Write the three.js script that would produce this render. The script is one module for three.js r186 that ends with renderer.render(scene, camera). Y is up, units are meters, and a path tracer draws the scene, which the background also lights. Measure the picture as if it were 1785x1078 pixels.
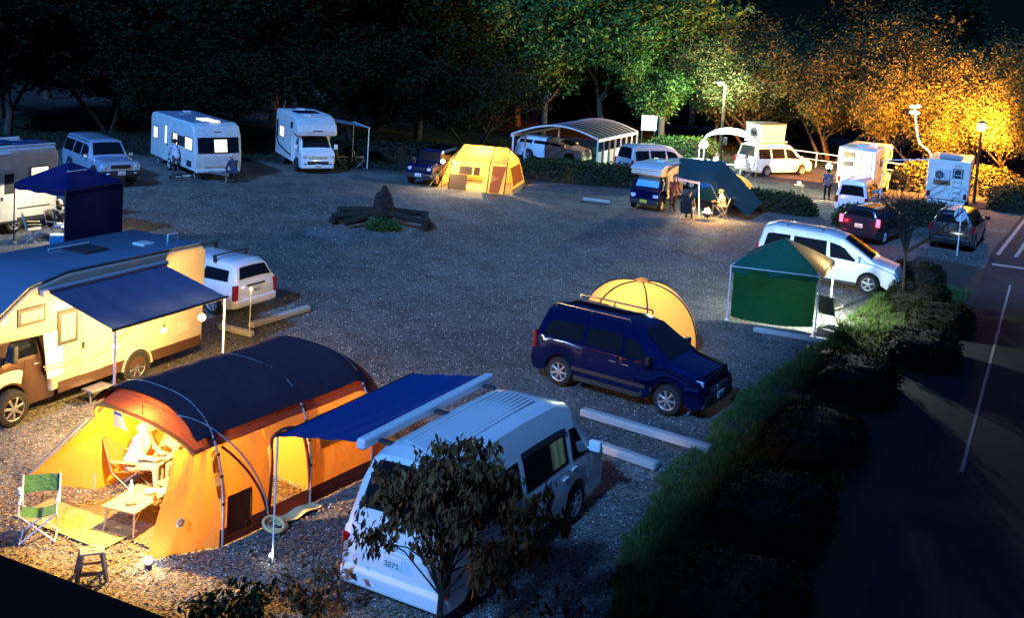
import * as THREE from 'three';
import { mergeGeometries, toCreasedNormals } from 'three/addons/utils/BufferGeometryUtils.js';
import { RoundedBoxGeometry } from 'three/addons/geometries/RoundedBoxGeometry.js';
import { MarchingCubes } from 'three/addons/objects/MarchingCubes.js';
import { ImprovedNoise } from 'three/addons/math/ImprovedNoise.js';

// ---------------------------------------------------------------- camera, sky, moon, exposure
const scene = new THREE.Scene();
const camera = new THREE.PerspectiveCamera(48.47, 1785 / 1706, 0.1, 900);
camera.setViewOffset(1785, 1706, 0, 628, 1785, 1078);
camera.position.set(0, 8.5, 0);
camera.rotation.order = 'YXZ';
camera.rotation.set(THREE.MathUtils.degToRad(-5.84), 0, THREE.MathUtils.degToRad(3.6));
camera.updateProjectionMatrix();

const SKY = [0.014, 0.058, 0.26];            // night sky glow, linear
const skyData = new Float32Array(64 * 32 * 4);
for (let j = 0; j < 32; j++) for (let i = 0; i < 64; i++) {
  const k = (j * 64 + i) * 4, el = (j + 0.5 - 16) / 16;       // row 0 is the bottom
  const up = el > 0 ? 0.55 + 0.45 * el : 0.02;
  skyData[k] = SKY[0] * up; skyData[k + 1] = SKY[1] * up; skyData[k + 2] = SKY[2] * up; skyData[k + 3] = 1;
}
const skyTex = new THREE.DataTexture(skyData, 64, 32, THREE.RGBAFormat, THREE.FloatType);
skyTex.mapping = THREE.EquirectangularReflectionMapping;
skyTex.minFilter = skyTex.magFilter = THREE.LinearFilter;
skyTex.needsUpdate = true;
scene.background = skyTex;
scene.environment = skyTex;

const moon = new THREE.DirectionalLight(new THREE.Color().setRGB(0.12, 0.38, 1.0), 5.0);
moon.position.set(-36.1, 60.9, 40.6);               // behind the building, to the left; its shadow falls on the verge and road
moon.target.position.set(0, 0, -35);
moon.castShadow = true;
moon.shadow.radius = 6;
moon.shadow.mapSize.set(4096, 4096);
Object.assign(moon.shadow.camera, { left: -60, right: 60, top: 60, bottom: -60, near: 1, far: 260 });
scene.add(moon, moon.target);

const renderer = new THREE.WebGLRenderer({ antialias: true });
renderer.toneMapping = THREE.LinearToneMapping;
renderer.toneMappingExposure = 1.0;
renderer.shadowMap.enabled = true;

// ---------------------------------------------------------------- helpers
const V3 = (x, y, z) => new THREE.Vector3(x, y, z);
const lerp = (a, b, t) => a + (b - a) * t;
const rng = (s) => () => ((s = (Math.imul(s, 1664525) + 1013904223) >>> 0) / 4294967296);
const noise = new ImprovedNoise();
const used = {};
function numbered(n) { const k = used[n] = (used[n] || 0) + 1; return k === 1 ? n : n + '_' + String(k - 1).padStart(3, '0'); }
const yaw = (hx, hz) => Math.atan2(-hz, hx);       // local +x looks along (hx, hz)

function prep(g) {                                   // non-indexed, position + normal + uv (+ color)
  let r = g.index ? g.toNonIndexed() : g;
  if (!r.attributes.normal) r.computeVertexNormals();
  if (!r.attributes.uv) r.setAttribute('uv', new THREE.BufferAttribute(new Float32Array(r.attributes.position.count * 2), 2));
  for (const k of Object.keys(r.attributes)) if (!['position', 'normal', 'uv', 'color'].includes(k)) r.deleteAttribute(k);
  r.morphAttributes = {};
  return r;
}
const merge = (list) => mergeGeometries(list.map(prep));
function shadow(m) { m.castShadow = true; m.receiveShadow = true; return m; }
function thing(name, label, category, [x, y, z] = [0, 0, 0], turn = 0, group) {
  const o = new THREE.Group(); o.name = numbered(name); scene.add(o);
  o.position.set(x, y, z); o.rotation.y = turn; o.userData = { label, category };
  if (group) o.userData.group = group;
  return o;
}
function part(name, g, m, parent, label) {
  const o = shadow(new THREE.Mesh(Array.isArray(g) ? merge(g) : g, m)); o.name = name;
  if (label) o.userData.label = label;
  parent.add(o); return o;
}
function single(name, g, m, label, category, pos = [0, 0, 0], turn = 0, group) {
  const o = shadow(new THREE.Mesh(Array.isArray(g) ? merge(g) : g, m)); o.name = numbered(name); scene.add(o);
  o.position.set(...pos); o.rotation.y = turn; o.userData = { label, category };
  if (group) o.userData.group = group;
  return o;
}
function struct(name, g, m) { const o = shadow(new THREE.Mesh(Array.isArray(g) ? merge(g) : g, m)); o.name = numbered(name); o.userData.kind = 'structure'; scene.add(o); return o; }
const tr = (g, x, y, z, rx = 0, ry = 0, rz = 0) => {
  g.applyMatrix4(new THREE.Matrix4().compose(V3(x, y, z), new THREE.Quaternion().setFromEuler(new THREE.Euler(rx, ry, rz)), V3(1, 1, 1))); return g;
};
const box = (w, h, d, x = 0, y = 0, z = 0, ry = 0) => tr(new THREE.BoxGeometry(w, h, d), x, y, z, 0, ry, 0);
const rbox = (w, h, d, x = 0, y = 0, z = 0, r = 0.02, ry = 0) => tr(new RoundedBoxGeometry(w, h, d, 2, Math.min(r, w / 2.01, h / 2.01, d / 2.01)), x, y, z, 0, ry, 0);
function bar(a, b, r0, r1 = r0, n = 8) {            // tapered round bar between two points
  const d = V3(b[0] - a[0], b[1] - a[1], b[2] - a[2]), L = d.length();
  const g = new THREE.CylinderGeometry(r1, r0, L, n, 1);
  g.translate(0, L / 2, 0);
  g.applyQuaternion(new THREE.Quaternion().setFromUnitVectors(V3(0, 1, 0), d.normalize()));
  g.translate(...a); return g;
}
function beam(a, b, w, h) {                         // square bar between two points
  const A = V3(...a), B = V3(...b), L = A.distanceTo(B), g = new THREE.BoxGeometry(w, h, L);
  const m = new THREE.Matrix4().lookAt(B, A, V3(0, 1, 0)); m.setPosition(A.add(B).multiplyScalar(0.5));
  g.applyMatrix4(m); return g;
}
function tube(pts, r, seg = 24, n = 7) { return new THREE.TubeGeometry(new THREE.CatmullRomCurve3(pts.map((p) => V3(...p))), seg, r, n, false); }
function grid(fn, nu, nv) {                         // fn(u, v) -> [x, y, z]; uv in 0..1
  const pos = [], uv = [], idx = [];
  for (let j = 0; j <= nv; j++) for (let i = 0; i <= nu; i++) { pos.push(...fn(i / nu, j / nv)); uv.push(i / nu, j / nv); }
  for (let j = 0; j < nv; j++) for (let i = 0; i < nu; i++) { const a = j * (nu + 1) + i, b = a + 1, c = a + nu + 1, d = c + 1; idx.push(a, b, d, a, d, c); }
  const g = new THREE.BufferGeometry();
  g.setAttribute('position', new THREE.Float32BufferAttribute(pos, 3)); g.setAttribute('uv', new THREE.Float32BufferAttribute(uv, 2));
  g.setIndex(idx); g.computeVertexNormals(); return g;
}
const bil = (c, u, v) => [0, 1, 2].map((k) => lerp(lerp(c[0][k], c[1][k], u), lerp(c[3][k], c[2][k], u), v));
const quad = (c, nu = 6, nv = 6, f) => grid((u, v) => { const p = bil(c, u, v); return f ? f(p, u, v) : p; }, nu, nv);
function profile(pts, width, bevel = 0.05) {        // side outline (x, y) pushed across z, centred
  const s = new THREE.Shape(pts.map((p) => new THREE.Vector2(p[0], p[1])));
  const g = new THREE.ExtrudeGeometry(s, { depth: width - 2 * bevel, bevelEnabled: true, bevelSize: bevel, bevelThickness: bevel, bevelSegments: 3, bevelOffset: -bevel });
  g.translate(0, 0, -(width - 2 * bevel) / 2);
  return toCreasedNormals(g, 0.6);
}

// ---------------------------------------------------------------- textures and materials
function tnoise(u, v, per, seed) {                  // tileable value noise, period "per" cells
  const h = (i, j) => { let n = (((i % per) + per) % per) * 374761393 + (((j % per) + per) % per) * 668265263 + seed * 974634; n = Math.imul(n ^ (n >>> 13), 1274126177); return ((n ^ (n >>> 16)) >>> 0) / 4294967296; };
  const x = u * per, y = v * per, i = Math.floor(x), j = Math.floor(y), s = (t) => t * t * (3 - 2 * t), a = s(x - i), b = s(y - j);
  return lerp(lerp(h(i, j), h(i + 1, j), a), lerp(h(i, j + 1), h(i + 1, j + 1), a), b);
}
function tex(n, fn, rep = 1, srgb = true) {
  const d = new Uint8Array(n * n * 4);
  for (let j = 0; j < n; j++) for (let i = 0; i < n; i++) { const c = fn(i / n, j / n), k = (j * n + i) * 4; for (let q = 0; q < 3; q++) d[k + q] = Math.max(0, Math.min(255, 255 * (c.length ? c[q] : c))); d[k + 3] = 255; }
  const t = new THREE.DataTexture(d, n, n, THREE.RGBAFormat);
  t.wrapS = t.wrapT = THREE.RepeatWrapping; t.magFilter = THREE.LinearFilter; t.minFilter = THREE.LinearMipmapLinearFilter; t.generateMipmaps = true;
  t.repeat.set(rep, rep); if (srgb) t.colorSpace = THREE.SRGBColorSpace; t.needsUpdate = true; return t;
}
const lin = (r, g, b) => new THREE.Color().setRGB(r, g, b);
const std = (c, rough = 0.7, extra = {}) => new THREE.MeshStandardMaterial({ color: lin(...c), roughness: rough, side: THREE.DoubleSide, ...extra });
const paint = (c, rough = 0.35, cc = 1) => new THREE.MeshPhysicalMaterial({ color: lin(...c), roughness: rough, clearcoat: cc, clearcoatRoughness: 0.06, side: THREE.DoubleSide });
const glow = (c, k) => new THREE.MeshStandardMaterial({ color: lin(0.6, 0.6, 0.6), emissive: lin(...c), emissiveIntensity: k, roughness: 0.5, side: THREE.DoubleSide });
const cloth = (c, trans, extra = {}) => new THREE.MeshPhysicalMaterial({ color: lin(...c), roughness: 0.95, transmission: trans, thickness: 0, ior: 1.05, side: THREE.DoubleSide, ...extra });

const gravelMap = tex(1024, (u, v) => {
  const cell = tnoise(u, v, 256, 3), mid = tnoise(u, v, 96, 5), big = tnoise(u, v, 9, 7), fine = tnoise(u, v, 512, 9);
  let k = 0.50 + 0.30 * (cell - 0.5) + 0.22 * (mid - 0.5) + 0.14 * (big - 0.5) + 0.20 * (fine - 0.5);
  if (cell > 0.86) k += 0.22; if (mid < 0.16) k -= 0.14;
  return [k * 1.02, k, k * 0.95];
});
const gravelBump = tex(1024, (u, v) => 0.5 * tnoise(u, v, 256, 3) + 0.3 * tnoise(u, v, 96, 5) + 0.2 * tnoise(u, v, 512, 9), 1, false);
const asphaltMap = tex(512, (u, v) => { const k = 0.25 + 0.12 * (tnoise(u, v, 256, 21) - 0.5) + 0.06 * (tnoise(u, v, 12, 22) - 0.5); return [k, k, k * 1.02]; });
const clothBump = tex(256, (u, v) => 0.6 * tnoise(u, v * 0.999, 7, 31) + 0.3 * tnoise(u, v, 19, 32) + 0.1 * tnoise(u, v, 90, 33), 1, false);
const barkMap = tex(256, (u, v) => { const k = 0.42 + 0.3 * (tnoise(u, v, 24, 41) - 0.5) + 0.2 * (tnoise(u, v, 64, 42) - 0.5); return [k, k * 0.92, k * 0.82]; });
const grimeMap = tex(512, (u, v) => { const k = 0.93 + 0.07 * (tnoise(u, v, 6, 51) - 0.5) + 0.05 * (tnoise(u, v, 40, 52) - 0.5); return [k, k, k * 0.985]; });

const MT = {
  white: paint([0.78, 0.78, 0.77]), silver: new THREE.MeshPhysicalMaterial({ color: lin(0.55, 0.57, 0.6), metalness: 0.35, roughness: 0.35, clearcoat: 1, clearcoatRoughness: 0.08 }),
  pearl: paint([0.62, 0.63, 0.64]), navy: new THREE.MeshPhysicalMaterial({ color: lin(0.006, 0.022, 0.17), metalness: 0.9, roughness: 0.1, clearcoat: 1, clearcoatRoughness: 0.02 }),
  black: paint([0.012, 0.012, 0.014]), brown: paint([0.06, 0.028, 0.016]), beige: paint([0.5, 0.44, 0.33], 0.4, 0.6), cream: paint([0.75, 0.71, 0.62], 0.4, 0.6),
  camper: std([0.74, 0.73, 0.71], 0.4, { map: grimeMap }), tan: std([0.7, 0.58, 0.42], 0.45, { map: grimeMap }),
  roofblue: paint([0.10, 0.16, 0.24], 0.35, 0.8),
  glass: new THREE.MeshPhysicalMaterial({ color: lin(0.006, 0.008, 0.010), roughness: 0.03, ior: 1.5, specularIntensity: 1, side: THREE.DoubleSide }),
  greyglass: new THREE.MeshPhysicalMaterial({ color: lin(0.05, 0.055, 0.06), roughness: 0.08, ior: 1.5, side: THREE.DoubleSide }),
  rubber: std([0.012, 0.012, 0.012], 0.9), plastic: std([0.02, 0.02, 0.021], 0.6), trim: std([0.03, 0.03, 0.032], 0.5), greyplastic: std([0.3, 0.3, 0.31], 0.55),
  chrome: new THREE.MeshStandardMaterial({ color: lin(0.75, 0.75, 0.76), metalness: 1, roughness: 0.22 }), alloy: new THREE.MeshStandardMaterial({ color: lin(0.62, 0.62, 0.63), metalness: 0.85, roughness: 0.32 }),
  lamp: new THREE.MeshPhysicalMaterial({ color: lin(0.55, 0.57, 0.6), roughness: 0.08, clearcoat: 1 }), tail: new THREE.MeshPhysicalMaterial({ color: lin(0.28, 0.008, 0.008), roughness: 0.12, clearcoat: 1 }),
  plate: std([0.72, 0.74, 0.72], 0.5), yplate: std([0.75, 0.6, 0.04], 0.5), ink: std([0.03, 0.06, 0.05], 0.7),
  pole: new THREE.MeshStandardMaterial({ color: lin(0.62, 0.62, 0.62), metalness: 0.6, roughness: 0.4 }), whitepole: std([0.7, 0.7, 0.68], 0.45), steel: new THREE.MeshStandardMaterial({ color: lin(0.3, 0.3, 0.31), metalness: 0.7, roughness: 0.45 }),
  bark: std([0.32, 0.27, 0.22], 0.9, { map: barkMap }), darkbark: std([0.12, 0.095, 0.075], 0.95, { map: barkMap }),
  concrete: std([0.42, 0.42, 0.4], 0.9, { map: grimeMap }), wood: std([0.3, 0.17, 0.08], 0.7, { map: barkMap }), bamboo: std([0.6, 0.44, 0.2], 0.55, { map: grimeMap }),
  stone: std([0.10, 0.075, 0.065], 0.95, { map: barkMap }),
};
const winLit = glow([1.0, 0.82, 0.42], 1.15), winWarm = glow([1.0, 0.86, 0.55], 1.5);
function lampAt(x, y, z, color, cd, r = 1, parent = scene) {
  const l = new THREE.PointLight(lin(...color), cd, 0, 2); l.position.set(x, y, z); l.castShadow = true; l.shadow.radius = r; l.shadow.bias = -0.002; parent.add(l); return l;
}

// ---------------------------------------------------------------- the setting
{
  const N = 190, pw = (s, a, b) => Math.sign(s) * (a * Math.abs(s) + b * Math.abs(s) ** 7);
  const g = grid((u, v) => { const x = pw(u * 2 - 1, 45, 320), z = -38 + pw(v * 2 - 1, 42, 320); return [x, 0, z]; }, N, N);
  const p = g.attributes.position, uv = g.attributes.uv, col = new Float32Array(p.count * 3);
  for (let i = 0; i < p.count; i++) {
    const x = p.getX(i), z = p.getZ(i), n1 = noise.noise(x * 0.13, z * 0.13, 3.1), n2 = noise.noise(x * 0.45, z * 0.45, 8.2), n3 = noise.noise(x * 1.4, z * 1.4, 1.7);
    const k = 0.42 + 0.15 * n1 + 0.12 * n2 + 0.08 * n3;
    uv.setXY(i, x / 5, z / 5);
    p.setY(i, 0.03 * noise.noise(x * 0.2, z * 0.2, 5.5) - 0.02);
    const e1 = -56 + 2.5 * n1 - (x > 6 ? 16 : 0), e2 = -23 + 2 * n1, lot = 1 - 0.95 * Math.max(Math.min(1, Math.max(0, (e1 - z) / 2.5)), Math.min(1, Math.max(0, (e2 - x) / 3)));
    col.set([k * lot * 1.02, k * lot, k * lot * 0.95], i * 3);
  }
  g.setAttribute('color', new THREE.BufferAttribute(col, 3)); g.computeVertexNormals();
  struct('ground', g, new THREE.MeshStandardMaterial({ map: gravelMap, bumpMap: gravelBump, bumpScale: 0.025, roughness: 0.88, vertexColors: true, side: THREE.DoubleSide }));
}
function sheet(name, pts, y, m, s = 4) {
  const g = new THREE.ShapeGeometry(new THREE.Shape(pts.map((p) => new THREE.Vector2(p[0], -p[1]))));
  g.rotateX(-Math.PI / 2); g.translate(0, y, 0);
  const p = g.attributes.position, uv = g.attributes.uv; for (let i = 0; i < p.count; i++) uv.setXY(i, p.getX(i) / s, p.getZ(i) / s);
  return struct(name, g, m);
}
const asphalt = std([0.45, 0.45, 0.47], 0.95, { map: asphaltMap });
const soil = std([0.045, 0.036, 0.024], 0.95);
const roadL = [[0.5, -5], [5.6, -15.3], [18.48, -41.2], [20.2, -44.6], [28, -58], [48, -92]];
const roadR = roadL.map(([x, z]) => [x + 6.0, z + 3.0]);
sheet('road', [...roadL, ...roadR.reverse()], 0.03, asphalt);
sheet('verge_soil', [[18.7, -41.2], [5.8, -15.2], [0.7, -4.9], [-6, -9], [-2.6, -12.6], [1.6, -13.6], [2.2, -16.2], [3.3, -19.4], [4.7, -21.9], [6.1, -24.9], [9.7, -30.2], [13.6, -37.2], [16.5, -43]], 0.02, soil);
sheet('access_lane', [[6, -57.5], [14, -57.2], [22, -56], [27, -57.5], [30, -63], [24, -72], [6, -73]], 0.025, asphalt);
{ // painted road markings
  const mk = std([0.4, 0.4, 0.39], 0.7, { map: grimeMap });
  const line = (n, a, b, w) => { const d = V3(b[0] - a[0], 0, b[1] - a[1]), L = d.length(), g = new THREE.PlaneGeometry(L, w); g.rotateX(-Math.PI / 2); tr(g, (a[0] + b[0]) / 2, 0.036, (a[1] + b[1]) / 2, 0, yaw(d.x, d.z)); struct(n, g, mk); };
  line('stop_line', [19.2, -42.2], [23.3, -40.2], 0.4);
  line('edge_line', [20.3, -44.2], [26.2, -54.4], 0.15);
  line('edge_line', [20.9, -43.9], [26.8, -54.1], 0.15);
  line('edge_line', [9.4, -21.0], [18.3, -38.6], 0.07);
}
{ // wooded hillside behind everything
  const g = grid((u, v) => {
    const x = lerp(-230, 230, u), t = v, z = -98 - 90 * t;
    const y = -0.5 + 60 * Math.pow(t, 0.75) + 4 * noise.noise(x * 0.03, t * 5, 2.2) * t + 2.0 * noise.noise(x * 0.2, t * 20, 6.1) * Math.min(1, t * 6);
    return [x, y, z + 14 * noise.noise(x * 0.012, 3.3, 1)];
  }, 160, 60);
  struct('hillside', g, new THREE.MeshPhysicalMaterial({ color: lin(0.005, 0.006, 0.003), roughness: 1, specularIntensity: 0.05, side: THREE.DoubleSide }));
}
{ // the near roof edge of the building the picture is taken from
  struct('porch_roof', [profile([[-9, 0], [3.2, 0], [3.2, 0.16], [-9, 0.16]], 4.4, 0.03)].map((g) => tr(g, -4.53, 3.04, -7.29, 0, yaw(1.9, 0.89), 0)), new THREE.MeshPhysicalMaterial({ color: lin(0.004, 0.004, 0.004), roughness: 0.95, specularIntensity: 0.1, side: THREE.DoubleSide }));
}

{ // unseen tall building behind the viewer, added and sized to shade verge and road
  const t = thing('unseen_shade_building', 'unseen tall pale building behind the viewpoint, added to shade the verge and road', 'building', [13.4, 0, 7.5]);
  part('wall', profile([[-20, 0], [20, 0], [20, 30], [-20, 30]], 12, 0.05), std([0.3, 0.29, 0.27], 0.9), t);
  const fg = rbox(1.7, 1.5, 0.08, 0, 0, 0, 0.02), pg = rbox(1.55, 1.35, 0.04, 0, 0, -0.04, 0.01), sg = rbox(38, 0.15, 0.5, 0, 0, 0, 0.02);
  for (let f = 0; f < 9; f++) { const s = part('storey_band', sg, std([0.34, 0.33, 0.3], 0.9), t); s.position.set(0, 3.2 * f + 3.1, -6.1); for (let i = 0; i < 9; i++) { if (f === 2 && i === 0) continue; const w = part('window', fg, MT.trim, t); w.position.set(-17 + i * 4.25, 3.2 * f + 1.7, -6.05); part('pane', pg, MT.glass, w); } }
}

// ---------------------------------------------------------------- vehicles
// station: [x, sill y, belt y, top y, half width at sill, at belt, at top, top corner radius]
function carBody(keys, wheels, wr, arch = 0.06) {
  keys = [...keys].sort((a, b) => a[0] - b[0]);
  const at = (x) => {
    if (x <= keys[0][0]) return keys[0]; if (x >= keys.at(-1)[0]) return keys.at(-1);
    let i = 0; while (keys[i + 1][0] < x) i++;
    const t = (x - keys[i][0]) / (keys[i + 1][0] - keys[i][0]); return keys[i].map((q, k) => lerp(q, keys[i + 1][k], t));
  };
  const R = wr + arch, sill = (x) => { let y = at(x)[1]; for (const w of wheels) { const d = Math.abs(x - w); if (d < R) y = Math.max(y, wr + Math.sqrt(R * R - d * d)); } return y; };
  const xs = new Set(keys.map((k) => k[0]));
  for (const w of wheels) for (let i = -6; i <= 6; i++) xs.add(w + R * Math.sin(i / 6 * Math.PI / 2) * 0.9999);
  for (let x = keys[0][0]; x < keys.at(-1)[0]; x += 0.25) xs.add(x);
  const X = [...xs].sort((a, b) => a - b).filter((x, i, a) => i === 0 || x - a[i - 1] > 0.004);
  const half = (x) => {
    const [, , yl, yt, wb, wl, wt, r] = at(x), yb = sill(x), ym = Math.max(yb + 0.03, lerp(yb, yl, 0.55)), yl2 = Math.max(ym + 0.02, yl), ys = Math.max(yl2 + 0.01, yt - r), tt = Math.max(ys + 0.005, yt);
    return [[0, yb], [wb - 0.09, yb], [wb - 0.01, yb + 0.02], [lerp(wb, wl, 0.6) + 0.022, ym], [wl, yl2], [lerp(wl, wt, 0.5) + 0.012, lerp(yl2, ys, 0.5)], [wt, ys], [wt - r * 0.25, lerp(ys, tt, 0.68)], [wt - r * 0.7, lerp(ys, tt, 0.94)], [(wt - r) * 0.55, tt + 0.012], [0, tt + 0.018]];
  };
  const pos = [], idx = [], ringN = 20;
  for (const x of X) { const h = half(x), ring = [...h.map(([z, y]) => [z, y]), ...h.slice(1, -1).reverse().map(([z, y]) => [-z, y])]; for (const [z, y] of ring) pos.push(x, y, z); }
  for (let i = 0; i < X.length - 1; i++) for (let k = 0; k < ringN; k++) { const a = i * ringN + k, b = i * ringN + (k + 1) % ringN, c = a + ringN, d = b + ringN; idx.push(a, b, d, a, d, c); }
  for (const [i, flip] of [[0, 0], [X.length - 1, 1]]) { const h = half(X[i]), c = pos.length / 3; pos.push(X[i], (h[0][1] + h[10][1]) / 2, 0); for (let k = 0; k < ringN; k++) { const a = i * ringN + k, b = i * ringN + (k + 1) % ringN; flip ? idx.push(c, a, b) : idx.push(c, b, a); } }
  const g = new THREE.BufferGeometry(); g.setAttribute('position', new THREE.Float32BufferAttribute(pos, 3)); g.setIndex(idx);
  const geo = toCreasedNormals(g, 0.55);
  const side = (x, t, s, off = 0.010) => { const h = half(x), i = t < 0.5 ? 4 : 5, k = t < 0.5 ? t * 2 : t * 2 - 1; return [x, lerp(h[i][1], h[i + 1][1], k) + off * 0.3, s * (lerp(h[i][0], h[i + 1][0], k) + off)]; };
  const low = (x, t, s, off = 0.006) => { const h = half(x), i = t < 0.55 ? 2 : 3, k = t < 0.55 ? t / 0.55 : (t - 0.55) / 0.45; return [x, lerp(h[i][1], h[i + 1][1], k), s * (lerp(h[i][0], h[i + 1][0], k) + off)]; };
  const top = (x, s, off = 0.012) => {
    const h = half(x), w = h[8][0], a = Math.abs(s), y = a < 0.55 ? lerp(h[10][1], h[9][1], a / 0.55) : lerp(h[9][1], h[8][1], (a - 0.55) / 0.45);
    const e = 0.02, h1 = half(x + e), h0 = half(x - e), dy = (h1[10][1] - h0[10][1]) / (2 * e), L = Math.hypot(dy, 1);
    return [x - dy / L * off, y + off / L, s * w];
  };
  return { geo, side, low, top, half };
}
const patch = (fn, c, nu = 8, nv = 4) => grid((u, v) => { const a = lerp(lerp(c[0][0], c[1][0], u), lerp(c[3][0], c[2][0], u), v), b = lerp(lerp(c[0][1], c[1][1], u), lerp(c[3][1], c[2][1], u), v); return fn(a, b); }, nu, nv);
const wheelCache = {};
function wheelGeo(r, w, spokes) {
  const k = [r, w, spokes].join(); if (wheelCache[k]) return wheelCache[k];
  const tyre = new THREE.LatheGeometry([[r * 0.66, -w / 2], [r * 0.9, -w / 2], [r * 0.98, -w * 0.38], [r, -w * 0.2], [r, w * 0.2], [r * 0.98, w * 0.38], [r * 0.9, w / 2], [r * 0.66, w / 2]].map((p) => new THREE.Vector2(...p)), 28);
  tyre.rotateX(Math.PI / 2);
  const rim = [];
  const ring = new THREE.LatheGeometry([[r * 0.56, w * 0.1], [r * 0.6, w * 0.46], [r * 0.67, w * 0.5], [r * 0.68, w * 0.42], [r * 0.66, 0]].map((p) => new THREE.Vector2(...p)), 28); ring.rotateX(Math.PI / 2); rim.push(ring);
  for (let i = 0; i < spokes; i++) { const g = new RoundedBoxGeometry(r * 0.54, r * 0.15, w * 0.16, 1, 0.01); g.translate(r * 0.34, 0, w * 0.4); g.rotateZ(i / spokes * Math.PI * 2 + 0.3); rim.push(g); }
  rim.push(tr(new THREE.CylinderGeometry(r * 0.14, r * 0.17, w * 0.2, 14), 0, 0, w * 0.4, Math.PI / 2, 0, 0));
  const disc = tr(new THREE.CylinderGeometry(r * 0.6, r * 0.6, w * 0.1, 20), 0, 0, w * 0.12, Math.PI / 2, 0, 0);
  return wheelCache[k] = { tyre, rim: merge(rim), disc };
}
function wheels(t, xs, track, r, w = 0.2, spokes = 6, rimMat = MT.alloy) {
  const q = wheelGeo(r, w, spokes);
  for (const x of xs) for (const s of [-1, 1]) {
    const g = new THREE.Group(); g.name = 'wheel'; g.position.set(x, r, s * (track - w / 2)); if (s < 0) g.rotation.y = Math.PI; g.rotateZ(x + s); t.add(g);
    part('tyre', q.tyre, MT.rubber, g); part('rim', q.rim, rimMat, g); part('brake_disc', q.disc, MT.plastic, g);
  }
}
const FONT = { 0: '01110100011001110101110011000101110', 1: '00100011000010000100001000010001110', 2: '01110100010000100110010001000011111', 3: '01110100010000100110000011000101110', 4: '00010001100101010010111110001000010', 5: '11111100001111000001000011000101110', 6: '00110010001000011110100011000101110', 7: '11111000010001000100010000100001000', 8: '01110100011000101110100011000101110' };
function plateMark(text, w, h) {                     // plate characters as thin raised blocks
  const L = [], cw = w / (text.length * 6 - 1);
  [...text].forEach((ch, i) => { const f = FONT[ch]; if (!f) return; for (let r = 0; r < 7; r++) for (let c = 0; c < 5; c++) if (f[r * 5 + c] === '1') L.push(box(cw, h / 7, 0.006, -w / 2 + (i * 6 + c + 0.5) * cw, h / 2 - (r + 0.5) * h / 7, 0.008)); });
  return merge(L);
}
function plate(t, x, y, front, text, m = MT.plate) {
  const g = new THREE.Group(); g.name = 'licence_plate'; g.position.set(x, y, 0); g.rotation.y = front ? Math.PI / 2 : -Math.PI / 2; t.add(g);
  part('plate', rbox(0.33, 0.165, 0.012, 0, 0, 0, 0.005), m, g); part('number', tr(plateMark(text, 0.25, 0.075), 0, -0.025, 0), MT.ink, g);
}
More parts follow.
